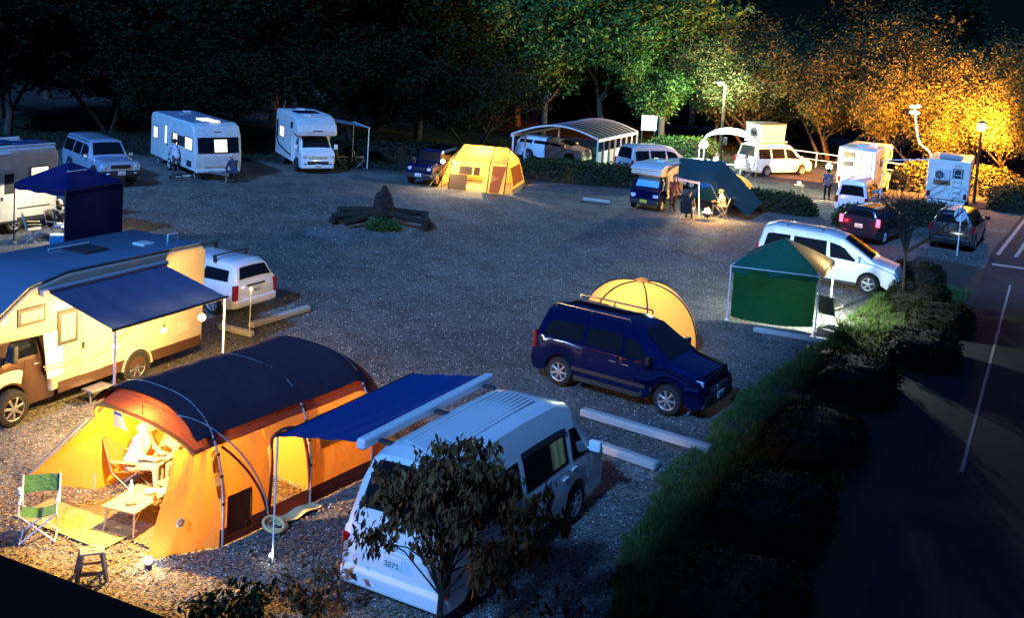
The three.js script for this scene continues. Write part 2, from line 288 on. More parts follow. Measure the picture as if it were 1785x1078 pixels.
function car(o) {
  const t = thing(o.name, o.label, o.category, [o.pos[0], 0, o.pos[1]], yaw(...o.head), o.group);
  const b = carBody(o.keys, o.wheels, o.wr, o.arch), P = o.paint;
  part('body', b.geo, P, t);
  for (const s of o.sides || [-1, 1]) {
    for (const w of o.win || []) part('side_window', patch((x, q) => b.side(x, q, s), w), o.litWin && o.litWin === w ? winLit : MT.glass, t);
    for (const d of o.doors || []) { const dr = part('door', patch((x, q) => b.low(x, q, s), [[d[0], 0.1], [d[1], 0.1], [d[1], 0.94], [d[0], 0.94]], 6, 6), P, t); const h = b.low(lerp(d[0], d[1], d[2] ?? 0.15), 0.8, s, 0.03); part('handle', rbox(0.18, 0.035, 0.035, ...h, 0.012), o.handle || P, dr); }
    if (o.mirror) { const m = b.side(o.mirror, 0.12, s, 0.12); part('wing_mirror', [rbox(0.12, 0.2, 0.22, m[0], m[1] + 0.05, m[2], 0.04), box(0.05, 0.05, 0.16, m[0], m[1] - 0.02, m[2] - s * 0.1)], o.mirrorMat || P, t); }
    const [hx, hy, hz, hw, hh] = o.head_lamp; part('headlight', rbox(hw, hh, 0.26, hx, hy, s * hz, 0.05, -s * 0.35 * -1), MT.lamp, t);
    const [tx, ty, tz, tw, th] = o.tail_lamp; part('tail_light', rbox(tw, th, 0.16, tx, ty, s * tz, 0.03), o.tailMat || MT.tail, t);
    if (o.sill) part('side_sill', patch((x, q) => b.low(x, q, s, 0.012), [[o.sill[0], 0.0], [o.sill[1], 0.0], [o.sill[1], 0.14], [o.sill[0], 0.14]], 6, 2), MT.trim, t);
  }
  if (o.ws) part('windshield', patch((x, q) => b.top(x, q), [[o.ws[0], -0.97], [o.ws[1], -0.93], [o.ws[1], 0.93], [o.ws[0], 0.97]], 5, 8), o.wsMat || MT.glass, t);
  if (o.rw) part('rear_window', patch((x, q) => b.top(x, q, 0.016), [[o.rw[0], -0.92], [o.rw[1], -0.95], [o.rw[1], 0.95], [o.rw[0], 0.92]], 5, 8), MT.glass, t);
  if (o.grille) { const [x, y, h, w] = o.grille, n = Math.max(2, Math.round(h / 0.06)); const gr = part('grille', rbox(0.05, h, w, x, y, 0, 0.02), MT.plastic, t); for (let i = 0; i < n; i++) part('grille_bar', rbox(0.03, 0.014, w * 0.94, x + 0.022, y - h / 2 + (i + 0.5) * h / n, 0, 0.006), o.grilleMat || MT.chrome, gr); }
  if (o.bumper) for (const [x, y, h, w] of o.bumper) part('bumper', rbox(0.16, h, w, x, y, 0, 0.06), o.bumperMat || P, t);
  wheels(t, o.wheels, o.track, o.wr, o.ww || 0.2, o.spokes || 6, o.rimMat);
  const L = o.keys.map((k) => k[0]), x1 = Math.max(...L), x0 = Math.min(...L);
  if (o.plateF) plate(t, x1 + (o.pf ?? 0.03), o.plateF, true, o.number || '4136', o.plateMat);
  if (o.plateR) plate(t, x0 - (o.pr ?? 0.03), o.plateR, false, o.number || '4136', o.plateMat);
  return { t, b };
}

// ---- near white high-roof van
{
  const { t, b } = car({
    name: 'high_roof_van', label: 'white high roof van with blue side awning behind the brown leafed tree', category: 'van', pos: [-0.02, -16.85], head: [0.475, -0.88], paint: MT.white,
    keys: [[2.69, 0.32, 0.7, 0.78, 0.74, 0.8, 0.74, 0.07], [2.6, 0.26, 0.98, 1.08, 0.84, 0.86, 0.8, 0.1], [2.25, 0.25, 1.12, 1.22, 0.86, 0.88, 0.8, 0.1], [1.5, 0.25, 1.16, 2.06, 0.87, 0.88, 0.70, 0.2], [1.0, 0.25, 1.17, 2.22, 0.87, 0.88, 0.67, 0.26], [0, 0.25, 1.17, 2.27, 0.87, 0.88, 0.66, 0.27], [-2.1, 0.25, 1.17, 2.27, 0.87, 0.88, 0.66, 0.27], [-2.38, 0.25, 1.16, 2.2, 0.87, 0.88, 0.65, 0.26], [-2.5, 0.26, 1.15, 1.9, 0.87, 0.88, 0.72, 0.2], [-2.62, 0.28, 1.1, 1.22, 0.86, 0.87, 0.79, 0.1], [-2.66, 0.34, 0.88, 0.96, 0.84, 0.85, 0.8, 0.05]],
    wheels: [1.56, -1.55], wr: 0.34, track: 0.885, spokes: 6,
    win: [[[2.0, 0.02], [1.28, 0.02], [1.28, 0.72], [1.55, 0.74]], [[1.12, 0.04], [-0.35, 0.04], [-0.35, 0.68], [1.12, 0.68]], [[-0.5, 0.04], [-2.2, 0.04], [-2.16, 0.68], [-0.5, 0.68]]],
    doors: [[2.0, 1.22, 0.9], [1.14, -0.4, 0.1]], mirror: 1.95, mirrorMat: MT.white, head_lamp: [2.52, 0.86, 0.68, 0.18, 0.2], tail_lamp: [-2.6, 0.78, 0.82, 0.12, 0.5], ws: [2.18, 1.58], rw: [-2.41, -2.58], grille: [2.67, 0.62, 0.16, 1.0],
    bumper: [[2.62, 0.42, 0.32, 1.7], [-2.66, 0.45, 0.26, 1.74]], plateR: 0.82, pr: 0.02, number: '3271', sill: [0.95, -1.1],
  });
  part('tailgate_panel', rbox(0.02, 0.34, 1.3, -2.665, 0.8, 0, 0.01), MT.white, t);
  part('emblem', tr(new THREE.TorusGeometry(0.06, 0.012, 6, 20), -2.66, 1.05, 0, 0, Math.PI / 2, 0), MT.chrome, t);
  for (let i = -4; i <= 4; i++) part('roof_rib', rbox(2.9 - Math.abs(i) * 0.05, 0.016, 0.05, -0.62, 2.286 - Math.abs(i) * 0.0015, i * 0.085, 0.007), MT.white, t);
  const cur = part('curtain', grid((u, v) => { const p = b.side(lerp(1.02, 0.55, u), lerp(0.1, 0.62, v), 1, 0.018); p[2] += 0.004 * Math.sin(u * 14); return p; }, 20, 4), std([0.6, 0.42, 0.12], 0.9), t, 'ochre curtain showing in the side window');
  part('wind_visor', patch((x, q) => b.side(x, q, 1, 0.03), [[1.14, 0.66], [-0.4, 0.66], [-0.4, 0.78], [1.14, 0.78]], 6, 2), MT.trim, t);
  part('wind_visor', patch((x, q) => b.side(x, q, -1, 0.03), [[1.14, 0.66], [-0.4, 0.66], [-0.4, 0.78], [1.14, 0.78]], 6, 2), MT.trim, t);
  // awning: casing on the roof edge, cloth, front bar, two poles
  part('awning_casing', rbox(3.75, 0.17, 0.16, -0.62, 2.28, -0.78, 0.05), MT.white, t);
  for (const x of [-2.1, -0.6, 0.9]) part('awning_bracket', rbox(0.1, 0.05, 0.3, x, 2.24, -0.62, 0.015), MT.trim, t);
  part('awning_cloth', quad([[-2.45, 2.3, -0.84], [1.2, 2.3, -0.84], [1.2, 2.02, -2.32], [-2.45, 2.02, -2.32]], 30, 14, (p, u, v) => [p[0], p[1] - 0.10 * Math.sin(Math.PI * u) * Math.sin(Math.PI * v) - 0.012 * Math.sin(v * 22 + u * 3), p[2]]), cloth([0.012, 0.045, 0.19], 0.12), t, 'blue awning cloth');
  part('awning_bar', bar([-2.47, 2.02, -2.33], [1.22, 2.02, -2.33], 0.022), MT.plastic, t);
  for (const x of [-2.43, 1.18]) part('awning_pole', [bar([x, 0, -2.34], [x, 1.1, -2.34], 0.014), bar([x, 1.05, -2.34], [x, 2.02, -2.34], 0.018)], MT.whitepole, t);
}
// ---- dark blue people carrier
{
  const { t } = car({
    name: 'compact_people_carrier', label: 'glossy dark blue people carrier with roof rails in front of the yellow tent', category: 'car', pos: [3.1, -24.72], head: [0.835, 0.55], paint: MT.navy,
    keys: [[2.22, 0.3, 0.55, 0.66, 0.7, 0.78, 0.66, 0.08], [2.1, 0.24, 0.86, 0.98, 0.82, 0.86, 0.74, 0.12], [1.35, 0.22, 1.04, 1.13, 0.88, 0.9, 0.78, 0.14], [0.5, 0.22, 1.08, 1.70, 0.89, 0.91, 0.66, 0.2], [0.05, 0.22, 1.1, 1.79, 0.89, 0.91, 0.64, 0.22], [-1.6, 0.22, 1.12, 1.8, 0.89, 0.91, 0.63, 0.22], [-1.98, 0.24, 1.12, 1.7, 0.88, 0.9, 0.62, 0.22], [-2.14, 0.26, 1.08, 1.18, 0.86, 0.88, 0.74, 0.12], [-2.2, 0.34, 0.6, 0.7, 0.8, 0.84, 0.76, 0.06]],
    wheels: [1.38, -1.4], wr: 0.335, track: 0.9, spokes: 7,
    win: [[[1.05, 0.06], [0.28, 0.06], [0.2, 0.86], [0.62, 0.8]], [[0.18, 0.06], [-0.75, 0.06], [-0.75, 0.86], [0.12, 0.86]], [[-0.85, 0.06], [-1.9, 0.08], [-1.78, 0.82], [-0.85, 0.86]]],
    doors: [[1.0, 0.22, 0.85], [0.16, -0.8, 0.15]], mirror: 0.95, mirrorMat: MT.black, head_lamp: [2.02, 0.82, 0.66, 0.22, 0.16], tail_lamp: [-2.1, 0.98, 0.84, 0.1, 0.42], ws: [1.28, 0.56], rw: [-2.0, -2.12], grille: [2.2, 0.66, 0.14, 1.0],
    bumper: [[2.16, 0.42, 0.3, 1.56], [-2.2, 0.45, 0.3, 1.6]], bumperMat: MT.plastic, plateF: 0.5, pf: 0.05, number: '5083', sill: [1.0, -1.0], handle: MT.chrome,
  });
  for (const s of [-1, 1]) part('roof_rail', [bar([0.2, 1.85, s * 0.56], [-1.75, 1.86, s * 0.56], 0.02), bar([0.22, 1.77, s * 0.55], [0.2, 1.85, s * 0.56], 0.02), bar([-0.8, 1.77, s * 0.55], [-0.8, 1.86, s * 0.56], 0.018), bar([-1.75, 1.77, s * 0.55], [-1.75, 1.86, s * 0.56], 0.02)], MT.chrome, t);
  part('badge', box(0.02, 0.09, 0.26, 2.235, 0.68, 0), MT.chrome, t);
  for (const s of [-1, 1]) part('side_strip', rbox(1.9, 0.09, 0.03, -0.1, 0.52, s * 0.925, 0.01), MT.plastic, t);
}
// ---- white minivan by the green canopy
{
  const { t } = car({
    name: 'minivan', label: 'white minivan parked behind the green canopy, nose to the bare tree', category: 'car', pos: [11.35, -37.4], head: [0.885, 0.465], paint: MT.pearl,
    keys: [[2.44, 0.28, 0.5, 0.6, 0.66, 0.76, 0.62, 0.08], [2.28, 0.22, 0.78, 0.9, 0.8, 0.85, 0.7, 0.12], [1.6, 0.2, 0.98, 1.08, 0.88, 0.9, 0.76, 0.14], [0.5, 0.2, 1.02, 1.74, 0.89, 0.91, 0.68, 0.18], [0, 0.2, 1.03, 1.85, 0.89, 0.91, 0.67, 0.2], [-1.9, 0.2, 1.06, 1.88, 0.89, 0.91, 0.67, 0.2], [-2.2, 0.22, 1.06, 1.78, 0.88, 0.9, 0.66, 0.2], [-2.36, 0.25, 1.04, 1.14, 0.86, 0.88, 0.74, 0.1], [-2.42, 0.34, 0.6, 0.7, 0.82, 0.84, 0.78, 0.06]],
    wheels: [1.5, -1.45], wr: 0.33, track: 0.9, spokes: 5,
    win: [[[1.2, 0.08], [0.18, 0.06], [0.1, 0.86], [0.62, 0.82]], [[0.05, 0.06], [-1.12, 0.06], [-1.12, 0.86], [0.0, 0.86]], [[-1.24, 0.06], [-2.12, 0.08], [-2.05, 0.84], [-1.24, 0.86]]],
    doors: [[1.15, 0.12, 0.85], [0.08, -1.15, 0.12]], mirror: 1.1, head_lamp: [2.14, 0.72, 0.66, 0.3, 0.15], tail_lamp: [-2.34, 1.0, 0.84, 0.1, 0.36], ws: [1.5, 0.56], rw: [-2.23, -2.34], grille: [2.4, 0.56, 0.12, 1.0],
    bumper: [[2.34, 0.36, 0.24, 1.5], [-2.4, 0.42, 0.28, 1.62]], plateF: 0.42, pf: 0.02, number: '2617', sill: [1.1, -1.05],
  });
  for (const x of [-0.2, -1.4]) part('roof_marker', rbox(0.1, 0.03, 0.06, x, 1.89, 0.5, 0.01), MT.plastic, t);
}
// ---- white estate with roof bars
{
  const { t } = car({
    name: 'estate_car', label: 'white estate car with two black roof bars beside the awning motorhome', category: 'car', pos: [-8.55, -30.1], head: [-0.88, -0.475], paint: MT.white,
    keys: [[2.1, 0.28, 0.5, 0.6, 0.66, 0.74, 0.62, 0.08], [1.95, 0.22, 0.72, 0.82, 0.78, 0.81, 0.7, 0.1], [1.1, 0.2, 0.88, 0.98, 0.82, 0.83, 0.72, 0.12], [0.4, 0.2, 0.92, 1.38, 0.83, 0.84, 0.62, 0.15], [0.0, 0.2, 0.93, 1.46, 0.83, 0.84, 0.61, 0.16], [-1.7, 0.2, 0.95, 1.46, 0.83, 0.84, 0.61, 0.16], [-1.88, 0.22, 0.95, 1.36, 0.82, 0.83, 0.61, 0.14], [-2.05, 0.25, 0.9, 0.98, 0.81, 0.82, 0.72, 0.08], [-2.1, 0.32, 0.55, 0.64, 0.78, 0.8, 0.74, 0.05]],
    wheels: [1.28, -1.27], wr: 0.3, track: 0.83, spokes: 8,
    win: [[[0.95, 0.08], [0.12, 0.06], [0.06, 0.86], [0.48, 0.82]], [[0.0, 0.06], [-0.78, 0.06], [-0.78, 0.86], [-0.04, 0.86]], [[-0.88, 0.06], [-1.82, 0.08], [-1.72, 0.84], [-0.88, 0.86]]],
    doors: [[0.9, 0.06, 0.85], [0.02, -0.8, 0.85]], mirror: 0.85, head_lamp: [1.86, 0.66, 0.62, 0.24, 0.16], tail_lamp: [-2.05, 0.7, 0.77, 0.12, 0.42], ws: [1.0, 0.45], rw: [-1.9, -2.03], handle: MT.plastic,
    bumper: [[2.02, 0.36, 0.26, 1.44], [-2.08, 0.4, 0.22, 1.56]], plateR: 0.72, pr: 0.02, number: '8671', sill: [0.9, -0.9],
  });
  part('rear_garnish', rbox(0.03, 0.05, 0.7, -2.09, 0.84, 0, 0.01), MT.plastic, t);
  for (const x of [0.0, -1.15]) { const r = part('roof_bar', bar([x, 1.57, -0.7], [x, 1.57, 0.7], 0.022), MT.plastic, t); for (const s of [-1, 1]) part('bar_foot', rbox(0.09, 0.2, 0.07, x, 1.48, s * 0.62, 0.02), MT.plastic, r); }
}
// ---- silver off-roader
{
  const { t } = car({
    name: 'off_road_vehicle', label: 'silver blue boxy off-road vehicle facing the car park beside the caravan', category: 'car', pos: [-18.55, -48.9], head: [0.66, 0.75], paint: new THREE.MeshPhysicalMaterial({ color: lin(0.42, 0.5, 0.62), metalness: 0.3, roughness: 0.35, clearcoat: 1 }),
    keys: [[2.34, 0.55, 0.85, 0.98, 0.82, 0.86, 0.8, 0.06], [2.26, 0.48, 1.0, 1.13, 0.86, 0.9, 0.82, 0.08], [0.98, 0.45, 1.12, 1.22, 0.9, 0.92, 0.8, 0.1], [0.55, 0.45, 1.14, 1.82, 0.9, 0.92, 0.72, 0.1], [0.3, 0.45, 1.15, 1.88, 0.9, 0.92, 0.72, 0.1], [-2.2, 0.45, 1.16, 1.9, 0.9, 0.92, 0.72, 0.1], [-2.34, 0.48, 1.15, 1.7, 0.9, 0.92, 0.72, 0.1], [-2.4, 0.5, 1.0, 1.1, 0.88, 0.9, 0.84, 0.06]],
    wheels: [1.5, -1.45], wr: 0.4, track: 0.93, ww: 0.26, spokes: 6, arch: 0.09,
    win: [[[0.85, 0.06], [0.02, 0.06], [0.02, 0.86], [0.62, 0.84]], [[-0.1, 0.06], [-0.95, 0.06], [-0.95, 0.86], [-0.1, 0.86]], [[-1.06, 0.06], [-2.2, 0.06], [-2.15, 0.86], [-1.06, 0.86]]],
    doors: [[0.9, -0.02, 0.85], [-0.08, -1.0, 0.85]], mirror: 0.8, mirrorMat: MT.chrome, head_lamp: [2.3, 0.93, 0.62, 0.1, 0.17], tail_lamp: [-2.38, 0.8, 0.82, 0.08, 0.3], ws: [0.94, 0.58], grille: [2.36, 0.93, 0.17, 0.86], grilleMat: MT.plastic,
    bumper: [[2.4, 0.64, 0.24, 1.84], [-2.42, 0.62, 0.2, 1.8]], bumperMat: MT.plastic, plateF: 0.66, pf: 0.15, number: '6104',
  });
  part('roof_gutter', [beam([0.5, 1.82, 0.735], [-2.25, 1.83, 0.735], 0.03, 0.03), beam([0.5, 1.82, -0.735], [-2.25, 1.83, -0.735], 0.03, 0.03)], MT.chrome, t);
  for (const s of [-1, 1]) part('fog_lamp', rbox(0.06, 0.06, 0.14, 2.49, 0.66, s * 0.6, 0.02), MT.lamp, t);
}
// ---- dark mini off-roader beside the glowing tent
{
  const { t } = car({
    name: 'small_off_road_vehicle', label: 'small black off-road vehicle with two round headlights left of the glowing tent', category: 'car', pos: [-3.85, -54.4], head: [-0.33, 0.94], paint: MT.navy,
    keys: [[1.7, 0.5, 0.85, 0.95, 0.62, 0.68, 0.62, 0.05], [1.62, 0.42, 0.98, 1.06, 0.68, 0.7, 0.64, 0.06], [0.68, 0.4, 1.04, 1.12, 0.7, 0.72, 0.64, 0.07], [0.4, 0.4, 1.06, 1.62, 0.7, 0.72, 0.58, 0.08], [0.2, 0.4, 1.07, 1.7, 0.7, 0.72, 0.58, 0.08], [-1.55, 0.4, 1.08, 1.7, 0.7, 0.72, 0.58, 0.08], [-1.66, 0.42, 1.06, 1.5, 0.7, 0.72, 0.6, 0.08], [-1.7, 0.48, 0.8, 0.9, 0.68, 0.7, 0.66, 0.05]],
    wheels: [1.12, -1.13], wr: 0.34, track: 0.74, spokes: 5, arch: 0.08, win: [[[0.62, 0.06], [-0.3, 0.06], [-0.3, 0.86], [0.44, 0.84]], [[-0.4, 0.06], [-1.5, 0.06], [-1.5, 0.86], [-0.4, 0.86]]],
    doors: [[0.64, -0.32, 0.85]], mirror: 0.6, mirrorMat: MT.black, head_lamp: [1.4, 0.7, 0.4, 0.05, 0.05], tail_lamp: [-1.7, 0.6, 0.6, 0.05, 0.14], ws: [0.66, 0.43], grille: [1.71, 0.84, 0.14, 0.6], grilleMat: MT.plastic,
    bumper: [[1.72, 0.5, 0.22, 1.4], [-1.72, 0.5, 0.2, 1.4]], bumperMat: MT.plastic, plateF: 0.56, pf: 0.12, number: '7210',
  });
  for (const s of [-1, 1]) part('round_headlight', tr(new THREE.CylinderGeometry(0.09, 0.09, 0.05, 18), 1.71, 0.86, s * 0.5, 0, 0, Math.PI / 2), MT.lamp, t);
}
// ---- generic outlines for the vehicles at the back
const minivanKeys = (L, W, H) => [[0.5, 0.28, 0.5, 0.6, 0.4, 0.44, 0.36, 0.08], [0.475, 0.24, 0.8, 0.9, 0.45, 0.48, 0.4, 0.1], [0.33, 0.22, 0.98, 1.06, 0.48, 0.49, 0.42, 0.12], [0.13, 0.22, 1.0, H - 0.12, 0.49, 0.5, 0.38, 0.16], [0.03, 0.22, 1.02, H - 0.02, 0.49, 0.5, 0.37, 0.18], [-0.4, 0.22, 1.03, H, 0.49, 0.5, 0.37, 0.18], [-0.455, 0.24, 1.02, H - 0.1, 0.49, 0.49, 0.37, 0.16], [-0.487, 0.26, 1.0, 1.1, 0.47, 0.48, 0.42, 0.08], [-0.5, 0.34, 0.6, 0.7, 0.45, 0.46, 0.42, 0.05]].map(([x, a, b, c, d, e, f, r]) => [x * L, a, b, c, d * W, e * W, f * W, r]);
const vanKeys = (L, W, H) => [[0.5, 0.3, 0.6, 0.72, 0.42, 0.46, 0.42, 0.06], [0.48, 0.25, 0.9, 1.0, 0.47, 0.49, 0.44, 0.08], [0.43, 0.24, 1.0, 1.08, 0.48, 0.5, 0.44, 0.08], [0.29, 0.24, 1.04, H - 0.12, 0.49, 0.5, 0.41, 0.12], [0.22, 0.24, 1.05, H - 0.02, 0.49, 0.5, 0.41, 0.14], [-0.45, 0.24, 1.06, H, 0.49, 0.5, 0.41, 0.14], [-0.475, 0.26, 1.05, H - 0.15, 0.49, 0.5, 0.41, 0.14], [-0.492, 0.28, 1.0, 1.1, 0.48, 0.49, 0.45, 0.06], [-0.5, 0.36, 0.6, 0.7, 0.46, 0.47, 0.44, 0.05]].map(([x, a, b, c, d, e, f, r]) => [x * L, a, b, c, d * W, e * W, f * W, r]);
const stdWin = (L, a, b) => [[[a * L, 0.08], [0.03 * L, 0.06], [0.02 * L, 0.86], [(a - 0.1) * L, 0.82]], [[0.0, 0.06], [-0.22 * L, 0.06], [-0.22 * L, 0.86], [0, 0.86]], [[-0.245 * L, 0.06], [b * L, 0.08], [b * L, 0.84], [-0.245 * L, 0.86]]];
function simpleVan(o) {
  const { L, W, H } = o, k = o.boxy ? vanKeys(L, W, H) : minivanKeys(L, W, H);
  return car({ keys: k, wheels: [0.31 * L, -0.3 * L], wr: o.wr || 0.31, track: W / 2 + 0.01, spokes: 6, win: stdWin(L, o.boxy ? 0.36 : 0.26, -0.44), doors: [[(o.boxy ? 0.36 : 0.26) * L, 0.015 * L, 0.85], [0, -0.23 * L, 0.15]], mirror: (o.boxy ? 0.37 : 0.25) * L, head_lamp: [0.455 * L, 0.74, 0.36 * W, 0.2, 0.15], tail_lamp: [-0.488 * L, 0.95, 0.465 * W, 0.08, 0.34], ws: o.boxy ? [0.425 * L, 0.3 * L] : [0.32 * L, 0.14 * L], rw: o.boxy ? [-0.477 * L, -0.49 * L] : [-0.458 * L, -0.484 * L], bumper: [[0.488 * L, 0.4, 0.26, 0.86 * W], [-0.495 * L, 0.42, 0.26, 0.88 * W]], ...o });
}
simpleVan({ name: 'minivan', label: 'silver minivan with dark rear window behind the hedge by the carport', category: 'car', L: 4.7, W: 1.75, H: 1.9, pos: [8.3, -61.2], head: [0.86, -0.5], paint: MT.silver, plateR: 0.8 });
simpleVan({ name: 'low_car', label: 'white low car parked under the carport, only roof and bonnet showing', category: 'car', L: 4.4, W: 1.72, H: 1.45, pos: [2.6, -65.6], head: [0.9, 0.43], paint: MT.white });
{
  const { t } = simpleVan({ name: 'pop_up_roof_van', label: 'white van with a raised cream roof tent beside the white tarp', category: 'van', L: 4.9, W: 1.82, H: 1.95, pos: [16.1, -66.0], head: [0.84, -0.54], paint: MT.white, plateR: 0.8 });
  part('roof_platform', rbox(2.3, 0.08, 1.34, -0.85, 2.04, 0, 0.03), MT.white, t);
  const rt = part('roof_tent', profile([[-1.0, 0], [0.95, 0], [1.0, 1.0], [-1.05, 1.0]], 1.28, 0.02).translate(-0.9, 2.09, 0), std([0.62, 0.58, 0.45], 0.9), t, 'cream roof tent');
  part('tent_lid', rbox(2.2, 0.07, 1.36, -0.92, 3.12, 0, 0.03), MT.plastic, rt);
  part('tent_window', [tr(new THREE.CylinderGeometry(0.24, 0.24, 0.02, 20, 1, false), -1.965, 2.66, 0.05, 0, 0, Math.PI / 2), box(0.02, 0.3, 0.48, -1.965, 2.51, 0.05)], std([0.1, 0.09, 0.07], 0.8), rt);
}
{
  const { t } = simpleVan({ name: 'kei_van', label: 'white boxy mini van with dark rear window in front of the truck camper', category: 'van', L: 3.4, W: 1.46, H: 1.86, boxy: true, pos: [16.9, -52.2], head: [0.45, -0.89], paint: MT.white, wr: 0.28 });
  part('rear_wiper', bar([-1.66, 1.15, 0.1], [-1.6, 1.35, -0.35], 0.012), MT.plastic, t);
}
{
  const red = glow([1.0, 0.03, 0.03], 2.6);
  const { t } = simpleVan({ name: 'hatchback', label: 'black car with lit red tail lights behind the white minivan', category: 'car', L: 4.0, W: 1.7, H: 1.5, pos: [16.0, -46.6], head: [0.62, -0.78], paint: MT.black, tailMat: red, plateR: 0.75, plateMat: glow([1, 0.62, 0.05], 0.6), number: '1358' });
  for (const s of [-1, 1]) lampAt(-2.35, 0.95, s * 0.75, [1, 0.03, 0.03], 1.4, 1, t);
}
simpleVan({ name: 'dark_estate', label: 'dark car parked by the road edge behind the round sign', category: 'car', L: 4.5, W: 1.76, H: 1.62, pos: [19.6, -46.6], head: [0.5, -0.86], paint: MT.black });
simpleVan({ name: 'silver_hatchback', label: 'silver car with dark rear window between the hedges below the bright lamp', category: 'car', L: 4.0, W: 1.68, H: 1.5, pos: [10.2, -58.9], head: [0.8, -0.6], paint: MT.silver });

// ---------------------------------------------------------------- campers
function sideWin(t, x, y, s, z, w, h, m = MT.greyglass, fm = MT.trim, inset = 0.08) {
  const f = part('window', rbox(w, h, 0.03, x, y, s * (z + 0.008), 0.012), fm, t); part('pane', rbox(w - inset, h - inset, 0.012, x, y, s * (z + 0.026), 0.005), m, f); return f;
}
function endWin(t, x, y, z, w, h, fwd, m = MT.greyglass) {
  const f = part('window', rbox(0.03, h, w, x + fwd * 0.008, y, z, 0.012), MT.trim, t); part('pane', rbox(0.012, h - 0.07, w - 0.07, x + fwd * 0.026, y, z, 0.005), m, f); return f;
}
function hatch(t, x, y, z, m = MT.greyplastic, s = 0.5) { part('roof_hatch', [rbox(s, 0.1, s, x, y + 0.04, z, 0.03)], m, t); }
function sideDoor(t, x, y, s, z, w, h, m) { const d = part('door', rbox(w, h, 0.02, x, y, s * (z + 0.006), 0.008), m, t); part('handle', rbox(0.06, 0.14, 0.04, x + w * 0.4, y - 0.1, s * (z + 0.03), 0.015), MT.plastic, d); return d; }

// ---- caravan with lit windows
{
  const t = thing('caravan', 'white touring caravan with glowing windows and dark front window', 'caravan', [-15.55, 0, -53.2], yaw(0.605, 0.796));
  part('body', profile([[-3.1, 0.42], [-3.12, 2.35], [-3.0, 2.58], [-2.8, 2.64], [2.2, 2.64], [2.62, 2.5], [2.86, 2.1], [3.02, 1.3], [3.06, 0.8], [2.98, 0.42]], 2.3, 0.09), MT.camper, t);
  part('roof_skin', profile([[-2.9, 2.642], [2.2, 2.642], [2.2, 2.66], [-2.9, 2.66]], 2.0, 0.006), std([0.16, 0.2, 0.28], 0.5), t);
  const fw = part('front_window', grid((u, v) => { const a = lerp(-1.0, 1.0, u), y = lerp(1.28, 2.02, v), x = lerp(3.03, 2.885, v) + 0.012; return [x, y, a]; }, 8, 4), MT.glass, t, 'dark tinted front window');
  part('blind', grid((u, v) => [lerp(3.03, 2.885, v) + 0.022, lerp(1.34, 1.96, v), lerp(-0.42, 0.2, u)], 2, 2), winWarm, fw, 'lit blind');
  part('front_locker', rbox(0.03, 0.5, 1.5, 3.05, 0.9, 0, 0.01), MT.camper, t);
  part('front_bumper', rbox(0.2, 0.16, 2.16, 3.02, 0.44, 0, 0.06), MT.camper, t);
  part('brand_badge', [rbox(0.01, 0.035, 0.36, 2.79, 2.26, 0, 0.003)].map((g) => g), MT.trim, t);
  for (const s of [-1, 1]) {
    for (const [x, w] of [[2.25, 0.95], [0.45, 0.62], [-2.3, 0.6]]) sideWin(t, x, 1.66, s, 1.15, w, 0.62, winWarm);
    part('window_band', rbox(2.6, 0.5, 0.012, 1.2, 1.66, s * 1.149, 0.004), MT.trim, t);
  }
  const d = sideDoor(t, -0.85, 1.35, 1, 1.15, 0.68, 1.8, MT.camper); part('door_window', rbox(0.2, 0.85, 0.014, -0.85, 1.72, 1.172, 0.005), winWarm, d);
  part('vent_cover', rbox(0.6, 0.3, 0.02, 2.3, 0.72, 1.152, 0.006), MT.trim, t);
  part('roof_window', rbox(0.9, 0.08, 0.62, 1.35, 2.7, 0.05, 0.03), glow([1.0, 0.84, 0.5], 1.0), t, 'lit roof window');
  part('roof_window', rbox(0.42, 0.08, 0.5, 2.05, 2.69, -0.1, 0.03), glow([1.0, 0.84, 0.5], 1.0), t, 'lit roof window');
  hatch(t, -1.2, 2.65, 0.1); hatch(t, -2.3, 2.65, -0.4, MT.white, 0.35);
  part('drawbar', [beam([3.0, 0.42, 0.5], [4.2, 0.42, 0], 0.08, 0.1), beam([3.0, 0.42, -0.5], [4.2, 0.42, 0], 0.08, 0.1), bar([4.0, 0, 0], [4.0, 0.5, 0], 0.04)], MT.steel, t);
  wheels(t, [-0.35], 1.16, 0.32, 0.18, 6);
  for (const x of [2.4, -2.6]) for (const s of [-1, 1]) part('corner_steady', bar([x, 0, s * 0.9], [x - 0.15, 0.45, s * 0.85], 0.03), MT.steel, t);
}
